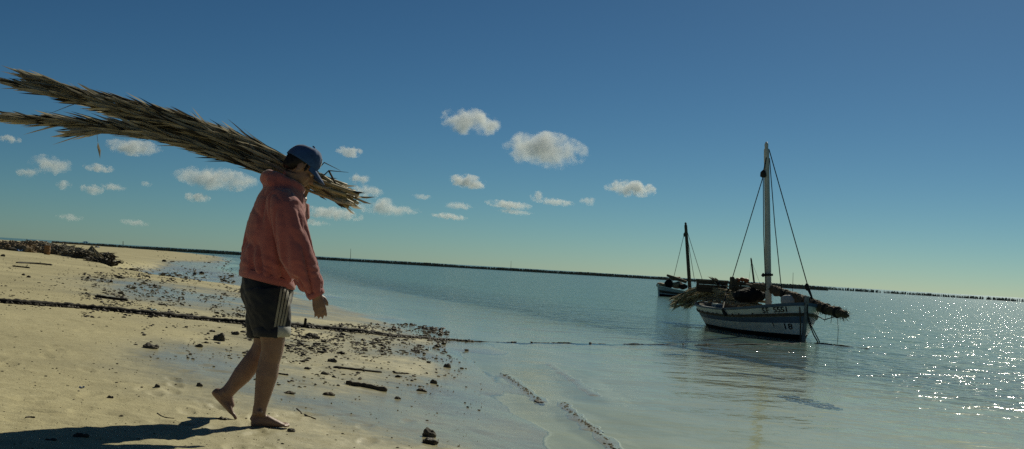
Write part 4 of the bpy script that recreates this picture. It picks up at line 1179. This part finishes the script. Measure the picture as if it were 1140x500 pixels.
rn3 = random.Random(8)
def lumpy(name, c, axs, mt, label, cat, amp, sc_, vox=0.03, group=None, sm=2):
    mb = MB(); mb.ell(c, axs, 16, 12); me_ = remesh(mb, vox, sm)
    o_ = Vector((rn3.uniform(0, 50), rn3.uniform(0, 50), 0))
    displace(me_, lambda q, n: amp * (mnoise.noise(q * sc_ + o_) + 0.5 * mnoise.noise(q * sc_ * 2.3 + o_)))
    o = link(name, me_, mt, None, True); recenter(o); return props(o, label, cat, group)
for k, (px, py, lb) in enumerate(((821.5, 311.8, 'orange net float on the dark crate, nearest the grey tackle'), (826.5, 311.2, 'orange net float on the dark crate, middle one'), (831, 312.3, 'orange net float on the dark crate, nearest the mast'))):
    fl = MB(); c = W(px, py, 28.9)
    fl.ell(c, (Vector((0.075, 0, 0)), Vector((0, 0.075, 0)), Vector((0, 0, 0.055))), 12, 8); fl.tube([c - Vector((0, 0.085, 0)), c + Vector((0, 0.085, 0))], [0.018, 0.018], 8)
    o = fl.build('net_float', M['orange'], None, True); recenter(o); props(o, lb, 'float', 'orange floats on the crate')
lumpy('fishing_net', W(834, 329, 27.9), (Vector((0.40, 0, 0.02)), Vector((0, 0.35, 0)), Vector((0, 0, 0.17))), M['net'], 'heap of black fishing net in front of the dark crate', 'net', 0.05, 7)
lumpy('canvas_sack', W(881, 335.5, 26.55), (Vector((0.25, 0, -0.03)), Vector((0, 0.22, 0)), Vector((0.03, 0, 0.17))), M['sack'], 'rounded pale grey sack lying in the bow of the big boat', 'sack', 0.02, 5)
lumpy('rope_coil_heap', W(866, 326, 27.2), (Vector((0.14, 0, 0)), Vector((0, 0.12, 0)), Vector((0, 0, 0.09))), M['sail'], 'small brown heap of rope right beside the white mast', 'rope', 0.03, 12)
ub = u_at(797, 1.0); bp = big.skin(ub, big.sheer(ub), -0.03, side_v); bpx = to_px(bp + Vector((0, 0, 0.03)))
o = crate(bpx[0], bpx[1], bp.y, 0.22, 0.16, 0.06, R(-70), 'tackle_box', 'small blue box with white lid on the gunwale near the stern', 'box', M['boat_blue'], M['white_cloth'])
# --- palm fronds piled aft, drooping over the stern
fp = empty('palm_frond_pile', W(790, 330, 29.5), 'pile of dry palm fronds drooping over the stern of the big boat', 'palm fronds')
for k in range(26):
    u = (k % 13) / 12.0
    x0 = rn.uniform(828, 860); y0 = 329 + 12.5 * u + rn.uniform(-1.5, 1.5)
    tipx = 749 + rn.uniform(0, 30) * (0.3 + 0.9 * abs(u - 0.4)); tipy = 331 + 10 * u + rn.uniform(-3, 3)
    hump = 318.5 + 14 * u + rn.uniform(-2, 2)
    o_ = rn.uniform(-0.25, 0.35)
    path = [W(x0, y0, 28.0 + o_), W(824, (y0 + hump) / 2 + 1.5, 28.9 + o_), W(800, hump + 2.2, 30.0 + o_), W(783, hump + 1.0, 30.8 + o_), W(767, hump + 4.5 + 2 * u, 31.3 + o_), W(tipx, tipy, 31.6 + o_)]
    frond(fp, path, rn, 150, 0.20, 0.42, R(8), M[('frond2', 'frond', 'frond', 'frond2')[k % 4]], M['stem'], w0=0.016, start=0.12, droop=0.12, wide=0.014)
for k in range(3):
    path = [W(806 + 5 * k, 322, 29.8), W(798 + 4 * k, 316, 30), W(792 + 4 * k, 310.5 + k, 30.1)]
    frond(fp, path, rn, 40, 0.12, 0.25, R(12), M['frond3'], M['frond3'], w0=0.01, start=0.1, wide=0.012)

# --- the second boat, farther out
b2o = on_plane(768, 331.5, WATER)
h2 = Vector((-0.93, -0.36, 0)).normalized()
b2 = Boat('fishing_boat', 'smaller boat with bare dark mast anchored beyond the big boat\'s stern', b2o, h2, 4.3, 1.5, (0.50, 0.38, 0.62),
          ['boat_black', 'sack', 'boat_brown', 'boat_brown'], [(0.24, 0), (0.36, 1), (0.58, 2), (0.94, 1), (1.0, 2)], 'wooden fishing boats on the water')
D2 = b2o.y
b2.strip('cap_rail', 0.965, 1.05, 0.022, M['boat_white']); b2.strip('rubbing_strake', 0.56, 0.62, 0.02, M['boat_brown'])
b2.post(1.0, -0.2, 0.74, M['boat_white'], d_=0.05); b2.post(0.0, -0.2, 0.6, M['boat_white'], 'stern_post')
m2b, m2t = W(768, 322, D2), W(763.2, 247.5, D2)
m2b = m2b + (m2b - m2t) * 0.05
mast(b2, m2b, m2t, 0.115, M['mast_wood'])
mb = MB(); q = m2b + (m2t - m2b) * 0.82; mb.ell(q - Vector((0.12, 0, 0)), (Vector((0.07, 0, 0)), Vector((0, 0.07, 0)), Vector((0, 0, 0.13))), 8, 6); mb.build('halyard_block', M['line'], b2.root, True)
q = m2b + (m2t - m2b) * 0.93
for p_ in (W(750, 309, D2), W(773, 311, D2 + 1), W(782, 312, D2 - 1)): line([q, p_ + (p_ - q) * 0.08], 0.016, 'shroud', b2)
mb = MB(); mb.tube([W(742.5, 306.5, D2 - 0.3), W(752, 310, D2 - 0.2), W(764, 314, D2)], [0.07, 0.11, 0.09], 8); mb.tube([W(747, 309.5, D2 - 0.3), W(757, 309, D2)], 0.05, 6); mb.build('lowered_yard', M['sail'], b2.root, True)
lumpy('fishing_net', W(744.5, 316.5, D2 - 0.3), (Vector((0.30, 0, 0)), Vector((0, 0.3, 0)), Vector((0, 0, 0.30))), M['net'], 'round dark bundle of net in the smaller boat', 'net', 0.06, 5, 0.05)
lumpy('canvas_sack', W(735.5, 317.5, D2 - 0.5), (Vector((0.3, 0, 0)), Vector((0, 0.3, 0)), Vector((0, 0, 0.17))), M['crate'], 'tan sack in the near end of the smaller boat', 'sack', 0.04, 5, 0.05)
lumpy('canvas_sack', W(754, 317.5, D2 - 0.3), (Vector((0.42, 0, 0)), Vector((0, 0.3, 0)), Vector((0, 0, 0.22))), M['stone_tan'], 'yellowish sack amidships in the smaller boat', 'sack', 0.05, 5, 0.05)
lumpy('fishing_net', W(760, 319, D2 - 0.5), (Vector((0.3, 0, 0)), Vector((0, 0.3, 0)), Vector((0, 0, 0.18))), M['net'], 'low dark net heap beside the dark mast', 'net', 0.06, 5, 0.05)
# --- a third boat farther still; only its mast shows over the cargo
b3o = on_plane(843, 325.5, WATER); D3 = b3o.y
b3 = Boat('fishing_boat', 'distant boat whose short dark mast shows above the crates', b3o, Vector((0.8, -0.6, 0)), 4.0, 1.5, (0.6, 0.48, 0.75),
          ['boat_black', 'boat_white', 'boat_blue', 'boat_brown'], [(0.22, 0), (0.5, 1), (0.66, 2), (0.94, 1), (1.0, 2)], 'wooden fishing boats on the water')
b3.strip('cap_rail', 0.965, 1.05, 0.022, M['boat_blue'])
t3 = W(836, 287, D3); m3b = W(840.5, 322, D3); mast(b3, m3b, t3, 0.12, M['mast_wood'])
q = m3b + (t3 - m3b) * 0.9
for p_ in (W(833, 318, D3), W(847, 318, D3)): line([q, p_], 0.014, 'shroud', b3)

# ------------------------------------------------------------------ weed-hung mooring cable across the beach and out past the bow
cpx = [(-60, 331), (0, 337), (60, 341), (120, 346), (180, 352), (235, 357.5), (280, 361), (330, 364), (390, 369.5), (440, 375), (500, 378.5)]
cp = [G(x, y) for x, y in cpx]
wpx = [(560, 381), (600, 381.5), (640, 382.2), (690, 383), (735, 383.6), (790, 384.2), (850, 383.8), (905, 382), (935, 385), (968, 388.5)]
cp += [on_plane(x, y, WATER) for x, y in wpx]
pts, rad = [], []
rn4 = random.Random(12)
N_ = 360
for i in range(N_ + 1):
    t = i / N_; p = spline(cp, t); s_ = t * (len(cp) - 1)
    r_ = 0.034 if s_ < 8 else 0.034 - 0.021 * min(1, (s_ - 8) / 2.5)
    gz = ground_z(p.x, p.y)
    if gz > WATER + 0.005: z_ = gz + r_ * 0.5
    else:
        k = math.sin(t * 160) * 0.5 + math.sin(t * 61 + 1) * 0.6
        z_ = WATER - 0.010 + 0.012 * k + (0.008 if s_ > 15.5 else 0)
    p.z = z_ + 0.004 * rn4.uniform(-1, 1); pts.append(p); rad.append(r_ * rn4.uniform(0.85, 1.25))
cable = empty('mooring_cable', Vector((pts[60].x, pts[60].y, pts[60].z - 0.03)), 'long dark weed covered mooring cable running over the sand into the sea', 'cable')
mb = MB(); mb.tube(pts, rad, 9); mb.build('rope', M['rope'], cable, True)
wd = MB()
ico = bmesh.new(); bmesh.ops.create_icosphere(ico, subdivisions=1, radius=1.0); IV = [v.co.copy() for v in ico.verts]; IFc = [tuple(v.index for v in f.verts) for f in ico.faces]; ico.free()
def blob(mb_, c, r, rnd, flat=0.6, mi=0):
    ang = rnd.uniform(0, 6.28); ca, sa = math.cos(ang), math.sin(ang); st = rnd.uniform(0.7, 1.6)
    vs = []
    for v in IV:
        k = r * rnd.uniform(0.6, 1.25); x, y = v.x * k * st, v.y * k / st
        vs.append(c + Vector((x * ca - y * sa, x * sa + y * ca, v.z * k * flat)))
    mb_.add(vs, IFc, mi)
for i in range(1500):
    t = rn4.random() ** 0.9 * 0.52; p = spline(cp, t)
    sp_ = 0.05 * rn4.gauss(0, 1) * (1.0 if t > 0.15 else 0.5)
    q = Vector((p.x + rn4.gauss(0, 0.05), p.y + sp_, 0)); gz = ground_z(q.x, q.y)
    q.z = max(gz, WATER) + 0.006
    blob(wd, q, rn4.uniform(0.008, 0.034), rn4, 0.7)
for i in range(16):
    t = rn4.uniform(0.55, 0.93); p = spline(cp, t); p.z = WATER + 0.004; blob(wd, p, rn4.uniform(0.012, 0.035), rn4, 0.7)
wo = wd.build('clinging_weed', M['weed'], cable); wo['kind'] = 'stuff'
# ------------------------------------------------------------------ beach litter
def stone(px, py, wpx_, label, mt='stone_dark', name='stone', cat='stone', hs=0.62, seed=0, sx=1.0, group='stones lying on the sand'):
    c = G(px, py); r = 0.88 * wpx_ / 2 / (F / c.y)
    mb = MB(); mb.ell(c + Vector((0, 0, r * hs * 0.34)), (Vector((r * sx, 0, 0)), Vector((0, r * 0.8, 0)), Vector((0, 0, r * hs))), 14, 10)
    me_ = remesh(mb, r / 9, 1)
    o_ = Vector((seed * 7.3 + px, py, 0)); k = 1.0 / r
    displace(me_, lambda q, n: r * (0.30 * mnoise.noise((q - c) * k * 1.2 + o_) + 0.14 * mnoise.noise((q - c) * k * 3.2 + o_)))
    o = link(name, me_, M[mt]); recenter(o); return props(o, label, cat, group)
stone(244, 379, 16, 'dark angular stone just behind the man\'s trailing leg', hs=0.8)
stone(168, 387.5, 22, 'low flat dark stone left of the man', hs=0.4)
stone(478, 486, 19, 'pale topped stone near the bottom edge of the beach', 'stone_dark', hs=0.75)
stone(479, 494, 20, 'black wet lump right below the pale topped stone', 'weed', hs=0.5)
stone(221, 386, 11, 'small flat dark stone behind the trailing leg', hs=0.45)
stone(324, 480.5, 11, 'small dark pebble just in front of the standing foot', hs=0.5)
stone(483, 427, 9, 'small round dark stone on the wet sand by the waterline', hs=0.8)
stone(498, 409, 10, 'small dark stone just past the weed line, close to the water', hs=0.7)
stone(222, 430, 9, 'small dark stone left of the lifted heel', hs=0.7)
stone(175, 431, 8, 'small dark stone out on the bare wet sand', hs=0.7)
stone(123, 443, 8, 'tiny dark stone above the man\'s shadow', 'weed', hs=0.5)
stone(262, 290.5 + 82, 10, 'dark stone between the cable and the man\'s shorts', hs=0.6)
stone(370, 403, 12, 'brown stone among weed in front of the man', hs=0.5)
stone(346, 376, 14, 'dark lump beside the cable below the man\'s hand', hs=0.6)
stone(361, 417, 9, 'small stone under the man\'s hanging hand', hs=0.6)
stone(342, 411, 7, 'tiny dark stone between hand and knee', hs=0.6)
stone(443, 444, 8, 'small dark stone right of the driftwood plank', hs=0.5)
stone(183, 305.5 - 14, 6, 'lone dark stone on the far sand flat', hs=0.7)
stone(134, 310, 8, 'small dark stone beside the far puddles', hs=0.6)
stone(90, 486, 20, 'clump of dark seaweed lying in the man\'s shadow', 'weed', 'seaweed_clump', 'seaweed', 0.25, group='seaweed clumps on the sand')
stone(57, 490, 14, 'small seaweed clump deep in the man\'s shadow', 'weed', 'seaweed_clump', 'seaweed', 0.2, group='seaweed clumps on the sand')
stone(247, 467, 14, 'flat dark clump imitating the shadow just under the lifted toes', 'weed', 'seaweed_clump', 'seaweed', 0.25, group='seaweed clumps on the sand')  # dark clump stands in for the toes' shadow on the sand
stone(366, 440, 17, 'brownish seaweed clump in front of the man\'s shin', 'weed2', 'seaweed_clump', 'seaweed', 0.22, group='seaweed clumps on the sand')
stone(322, 438, 16, 'flat seaweed clump right of the standing leg', 'weed2', 'seaweed_clump', 'seaweed', 0.22, group='seaweed clumps on the sand')
stone(470, 435.5, 14, 'flat weed clump on the wet sand towards the waterline', 'weed', 'seaweed_clump', 'seaweed', 0.25, group='seaweed clumps on the sand')

def stick(pxs, rpx, label, mt='wood', name='driftwood', cat='driftwood', flat=False, lift=0.5, group='driftwood on the beach'):
    pts_ = [G(x, y) for x, y in pxs]
    r = rpx / 2 / (F / pts_[0].y)
    sp_ = [spline(pts_, i / 14) for i in range(15)]
    sp_ = [Vector((p.x, p.y, max(ground_z(p.x, p.y), WATER) + r * lift)) for p in sp_]
    mb = MB(); mb.tube(sp_, [r * (0.75 + 0.35 * random.random()) * (0.55 if i in (0, 14) else 1) for i in range(15)], 9)
    me_ = mb.mesh(name)
    displace(me_, lambda q, n: r * 0.25 * mnoise.noise(q * (0.8 / r)))
    o = link(name, me_, M[mt], None, True); recenter(o); return props(o, label, cat, group)
stick([(385, 427), (405, 431), (430, 436)], 6.5, 'thick grey driftwood plank end on the wet sand in front of the man')
stick([(371, 409.5), (400, 412.5), (425, 415)], 3.2, 'thin dark stick lying above the thick driftwood', 'wood_dark')
stick([(306, 416), (313, 417), (321, 418)], 2.4, 'short thin stick beside the standing shin', 'wood_dark')
stick([(106, 331), (122, 333), (142, 335.5)], 4, 'dark slanting branch on the sand beyond the cable', 'wood_dark')
stick([(18, 293), (35, 293.8), (58, 295.5)], 2.4, 'long dark strip imitating a shadow streak, upper of two on the far left sand', 'wood_dark')  # dark strip laid on the sand in place of a shadow streak
stick([(14, 296.8), (24, 297.8), (33, 298.8)], 2.2, 'short dark strip imitating a shadow streak, lower of two on the far left sand', 'wood_dark')  # shorter strip, likewise a shadow streak made as a solid
stick([(438, 415.5), (447, 416), (455, 416.5)], 2.0, 'short twig right of the thin dark stick', 'wood_dark')
stick([(28, 465.5), (33, 465), (39, 465.5)], 2.4, 'small stick above the shadow at far left', 'wood')
stick([(330, 455), (340, 462), (352, 467)], 1.6, 'fine twig curling over the sand by the toes', 'weed2')
stick([(175, 460), (184, 465), (194, 466)], 1.2, 'fine rootlet left of the lifted foot', 'wood_dark')
# upright stub of a post by the cable
c = G(339, 365); mb = MB(); r = 0.021
mb.tube([c - Vector((0, 0, 0.1)), c + Vector((0.004, 0, 0.06)), c + Vector((0.008, 0, 0.125)), c + Vector((0.01, 0, 0.132))], [r, r * 0.95, r * 0.9, r * 0.5], 9)
o = mb.build('mooring_post', M['wood_dark'], None, True); recenter(o); props(o, 'short dark wooden post stuck upright beside the cable', 'post')

# weed lying on the sea bed in the shallows, and drift lines at its edge
def weed_drift(pxs, wpx_, n, label, mt='weed', seed=1, smin=0.02, smax=0.06):
    rnd = random.Random(seed); mb = MB(); pl = [on_plane(x, y, WATER - 0.02) for x, y in pxs]
    wv = wpx_ / (F / pl[0].y)
    for k in range(n):
        t = rnd.random(); p = spline(pl, t); e = math.sin(math.pi * min(max(t, 0.06), 0.94))
        q = Vector((p.x + rnd.gauss(0, wv) * 1.0 * e, p.y + rnd.gauss(0, wv * 7.0) * e, 0)); q.z = ground_z(q.x, q.y) + 0.004
        blob(mb, q, rnd.uniform(smin, smax), rnd, 0.22)
    o = mb.build('seaweed_patch', M[mt]); recenter(o); o['kind'] = 'stuff'
    return props(o, label, 'seaweed', kind='stuff')
rnd = random.Random(2); mb = MB()
for k in range(150):
    a = rnd.uniform(0, 6.28); q_ = math.sqrt(rnd.random()); p = on_plane(903 + 36 * q_ * math.cos(a), 442 + 6.5 * math.cos(a) * q_ + 4.5 * q_ * math.sin(a), WATER - 0.1); p.z = ground_z(p.x, p.y) + 0.003
    blob(mb, p, rnd.uniform(0.02, 0.045), rnd, 0.22)
o = mb.build('seaweed_patch', M['weed3']); recenter(o); props(o, 'faint darker patch of seaweed under the water below the boat', 'seaweed', kind='stuff')
weed_drift([(822, 402), (850, 402.5), (872, 404)], 1.2, 70, 'thin dark streak of seaweed just under the moored boat', mt='weed3', seed=4)
weed_drift([(596, 449), (600, 451), (605, 452)], 1.0, 40, 'small dark weed tuft at the end of the narrow drift line', 'weed', seed=7, smin=0.01, smax=0.025)

def ridge_line(pxs, n, label, seed):
    rnd = random.Random(seed); mb = MB(); pl = [on_plane(x, y, WATER) for x, y in pxs]
    for k in range(n):
        p = spline(pl, rnd.random()); q = Vector((p.x + rnd.gauss(0, 0.018), p.y + rnd.gauss(0, 0.05), 0)); gz = ground_z(q.x, q.y); q.z = max(gz, WATER - 0.004) + 0.001
        blob(mb, q, rnd.uniform(0.004, 0.013), rnd, 0.35)
    o = mb.build('drift_line', M['weed2']); recenter(o); return props(o, label, 'seaweed', kind='stuff')
ridge_line([(558, 415.5), (580, 430), (602, 447)], 110, 'narrow brown drift line at the water\'s edge', 5)
ridge_line([(627, 449), (645, 467), (664, 481), (688, 505)], 120, 'longer brown drift line in the near shallows', 6)

# small scraps of plastic
def scrap(px, py, wpx_, mt, label):
    c = G(px, py); r = wpx_ / 2 / (F / c.y); n = 7; vs = []; rnd = random.Random(int(px * 7 + py))
    for i in range(n):
        for j in range(n):
            u, v = i / (n - 1) - .5, j / (n - 1) - .5
            vs.append(c + Vector((u * 2 * r * (1 + 0.3 * rnd.random()), v * 1.4 * r, r * 0.08 + r * 0.75 * (mnoise.noise(Vector((u * 3 + px, v * 3, 1))) + 0.45))))
    o = pydata('plastic_scrap', vs, [(i * n + j, (i + 1) * n + j, (i + 1) * n + j + 1, i * n + j + 1) for i in range(n - 1) for j in range(n - 1)], M[mt], None, True)
    md = o.modifiers.new('t', 'SOLIDIFY'); md.thickness = r * 0.04
    recenter(o); props(o, label, 'plastic', 'scraps of plastic on the sand')
scrap(91, 432, 5, 'blue_plastic', 'tiny blue plastic scrap on the near sand')
scrap(21, 280, 6, 'blue_plastic', 'blue plastic scrap on the sand below the debris heap')
scrap(171, 346, 6, 'pale_blue', 'pale blue plastic scrap beside the cable')
scrap(108, 276, 4.5, 'blue_plastic', 'blue plastic scrap at the right end of the debris')
scrap(95, 270.5, 4.5, 'blue_plastic', 'blue plastic scrap high on the debris heap')

# uncountable specks and crumbs of weed, shell and pebble
def litter(name, mt, label, cat, spots, seed):
    rnd = random.Random(seed); mb = MB()
    for (x0, y0, x1, y1, n, smin, smax, bias) in spots:
        for k in range(n):
            u, v = rnd.random(), rnd.random()
            if bias: v = v ** bias
            px, py = x0 + (x1 - x0) * u, y0 + (y1 - y0) * v
            # clumping
            if vnoise(np.array([px * 0.075]), np.array([py * 0.16]), seed)[0] < rnd.uniform(0.25, 0.75): continue
            p = G(px, py)
            if p.y > 400: continue
            gz = ground_z(p.x, p.y)
            if gz < WATER - 0.02: continue
            s_ = rnd.uniform(smin, smax) * (0.5 + 0.9 * rnd.random() ** 3)
            r = s_ / 2 / (F / p.y)
            blob(mb, Vector((p.x, p.y, gz + r * 0.18)), r, rnd, rnd.uniform(0.3, 0.7))
    o = mb.build(name, M[mt]); recenter(o)
    return props(o, label, cat, kind='stuff')
litter('seaweed_litter', 'weed', 'dark crumbs of dried seaweed strewn along the cable and waterline', 'seaweed', [
    (270, 361, 500, 394, 2600, 1.6, 6.5, 1.3), (280, 385, 520, 432, 800, 1.4, 5.5, 1.4), (90, 304, 275, 354, 3400, 1.0, 5, 0), (60, 296, 260, 330, 350, 1, 3, 0),
    (150, 362, 290, 400, 260, 1.6, 5.5, 0), (0, 380, 300, 470, 150, 1, 3, 0), (300, 430, 560, 498, 70, 1.2, 4, 0), (0, 275, 130, 335, 130, 1, 3.5, 0), (120, 290, 255, 305, 160, 1, 3.5, 0), (150, 279, 262, 292, 150, 0.7, 2.4, 0)], 4)
litter('pebble_litter', 'weed2', 'brown specks of pebble and dry weed scattered over the sand', 'pebbles', [
    (0, 345, 300, 500, 1600, 0.7, 2.4, 0), (280, 375, 540, 499, 500, 0.8, 3, 0), (0, 285, 260, 345, 1800, 0.7, 2.6, 0), (270, 360, 490, 400, 1500, 1, 4.5, 0)], 9)

# ------------------------------------------------------------------ debris heaps along the top of the far beach
HB = 46.0
def spot(px, D, lift=0.0):
    v = ray(px, 280); X = v.x / v.y * D
    return Vector((X, D, ground_z(X, D) + lift))
def heap(px, D, wpx_, hpx, label, mts, n, seed, name='frond_heap', cat='heap', stick_len=0.5, body_mt='frond3', lumps=0):
    """low mound: a core, and loose stalks lying over it"""
    rnd = random.Random(seed); c = spot(px, D); rx = wpx_ / 2 / (F / D); hz = 1.1 * hpx / (F / D)
    r_ = empty(name, c, label, cat, 'debris along the top of the beach')
    mb = MB(); mb.ell(c, (Vector((rx, 0, 0)), Vector((0, rx * 0.6, 0)), Vector((0, 0, hz * 0.85))), 18, 12)
    me_ = remesh(mb, max(hz, 0.2) / 7, 1)
    o_ = Vector((seed * 3.1, 0, 0))
    displace(me_, lambda q, n_: hz * (0.30 * mnoise.noise((q - c) * (1.6 / hz) + o_) + 0.25 * mnoise.noise((q - c) * (5 / hz) + o_)))
    link('mound', me_, M[body_mt], r_, False)
    st = MB()
    for k in range(n):
        a = rnd.uniform(0, 6.28); q = math.sqrt(rnd.random()) * 0.95
        x_, y_ = math.cos(a) * q, math.sin(a) * q
        z_ = hz * 0.85 * math.sqrt(max(0, 1 - q * q)) + rnd.uniform(-0.03, 0.05)
        p = c + Vector((x_ * rx, y_ * rx * 0.6, z_)); th = rnd.uniform(0, 6.28); el = rnd.gauss(0.08, 0.25)
        d = Vector((math.cos(th) * math.cos(el), math.sin(th) * math.cos(el), math.sin(el))) * stick_len * rnd.uniform(0.4, 1.2)
        wv = rnd.uniform(0.008, 0.03)
        st.tube([p - d * 0.5, p + Vector((0, 0, rnd.uniform(-.03, .05))), p + d * 0.5], [wv, wv, wv * 0.4], 4, rnd.randrange(len(mts)))
    so = st.build('stalk_layer', [M[m_] for m_ in mts], r_); so['kind'] = 'stuff'
    for k in range(lumps):
        a = rnd.uniform(0, 6.28); q = math.sqrt(rnd.random()); p = c + Vector((math.cos(a) * q * rx, -abs(math.sin(a)) * q * rx * 0.6, hz * 0.75 * (1 - q * q)))
        l_ = MB(); rr_ = rnd.uniform(0.08, 0.22); blob(l_, p, rr_, rnd, 0.75); l_.build('rubble_stone', M[rnd.choice(('stone_tan', 'stone_dark', 'stone_tan'))], r_)
    return r_
heap(10, 46, 62, 9, 'tan rubble heap with stones at the far left of the beach', ['stone_tan', 'wood'], 60, 1, 'rubble_heap', 'heap', 0.35, 'stone_tan', 22)
heap(38, 48, 50, 11, 'brown heap of old palm fronds between the rubble and the orange drum', ['frond2', 'frond', 'stem'], 230, 2, body_mt='stone_tan', lumps=10)
heap(66, 47, 42, 10, 'dark heap of old palm fronds right of the orange drum', ['frond', 'frond2', 'stem'], 240, 3, body_mt='stone_tan', lumps=8)
heap(86, 46, 32, 9, 'black edged frond heap beside the pale peaked heap', ['frond', 'frond2'], 200, 4, body_mt='frond2', lumps=5)
heap(92, 44, 22, 6, 'low dark brown heap in front of the frond heaps', ['frond3', 'wood'], 80, 9, 'weed_heap', 'heap', 0.4, 'frond3')
heap(118, 52, 22, 5, 'small flat heap just right of the peaked heap', ['frond2', 'wood'], 110, 6)
heap(115, 40, 36, 3.5, 'low dark bank of weed right of the heaps', ['frond3', 'weed'], 140, 7, 'weed_bank', 'weed')
heap(140, 40, 30, 2.5, 'dark tail of weed running from the heaps to the waterline', ['weed', 'frond3'], 120, 8, 'weed_bank', 'weed')
# pale peaked heap like a small tent of stalks
c = spot(102, 48); pk_h = 13 / (F / 48); pk_r = 13 / (F / 48); rnd = random.Random(31)
r_ = empty('peaked_stalk_heap', c, 'pale peaked heap of palm stalks leaning together like a tent', 'heap', 'debris along the top of the beach')
mb = MB(); n = 22
mb.loft([[c + Vector((math.cos(6.283 * j / n), math.sin(6.283 * j / n) * 0.8, 0)) * pk_r * k * rnd.uniform(0.9, 1.1) + Vector((0, 0, z_)) for j in range(n)] for k, z_ in ((0.95, -0.05), (0.62, pk_h * 0.42), (0.3, pk_h * 0.72), (0.05, pk_h * 0.92))])
mb.build('core', M['frond2'], r_)
st = MB()
for k in range(150):
    a = rnd.uniform(0, 6.28); d = Vector((math.cos(a), math.sin(a) * 0.8, 0)) * pk_r * rnd.uniform(0.8, 1.12)
    st.tube([c + d, c + d * 0.5 + Vector((0, 0, pk_h * rnd.uniform(0.42, 0.56))), c + Vector((rnd.uniform(-.05, .05), 0, pk_h * rnd.uniform(0.85, 1.05)))], [0.02, 0.018, 0.006], 4, rnd.randrange(2))
so = st.build('stalk_layer', [M['frond'], M['stem']], r_); so['kind'] = 'stuff'
# orange drum standing among the heaps
c = spot(52.5, 45); rr_ = 3.2 / (F / 45); hh_ = 10 / (F / 45)
r_ = empty('rusty_drum', c, 'rusty orange drum standing among the debris heaps', 'drum')
mb = MB(); mb.tube([c + Vector((0, 0, z_)) for z_ in (0, hh_ * 0.30, hh_ * 0.33, hh_ * 0.36, hh_ * 0.64, hh_ * 0.67, hh_ * 0.70, hh_ * 0.98, hh_)], [rr_, rr_, rr_ * 1.06, rr_, rr_, rr_ * 1.06, rr_, rr_, rr_ * 1.03], 20); mb.build('barrel', M['drum'], r_, True)
mb = MB(); mb.tube([c + Vector((0, 0, hh_ + 0.002)), c + Vector((0, 0, hh_ + 0.02))], [rr_ * 0.93, rr_ * 0.93], 20); mb.build('lid', M['rust'], r_)
# boulders and dark lumps below the heaps
for px, py, wp, lb, mt in ((23, 275.5, 11, 'dark boulder, left one of a pair below the rubble heap', 'stone_dark'), (32.5, 275.5, 9, 'dark boulder, right one of a pair below the rubble heap', 'stone_dark'),
                           (56, 278, 7, 'small black boulder below the orange drum', 'net'), (69.5, 280, 12, 'tan boulder lying open on the sand below the heaps', 'stone_tan'),
                           (79, 281.5, 8.5, 'round brown boulder next to the tan one', 'stone_dark'), (3, 285.5, 6, 'small boulder at the left picture edge below the heaps', 'stone_dark'),
                           (32, 309, 5, 'small dark stone on the open upper sand', 'weed'), (26, 306.5, 5, 'flat dark stone beside the small one on the upper sand', 'weed')):
    stone(px, py, wp, lb, mt, 'boulder' if wp > 6.5 else 'stone', 'boulder' if wp > 6.5 else 'stone', 0.7, group='boulders on the upper beach')
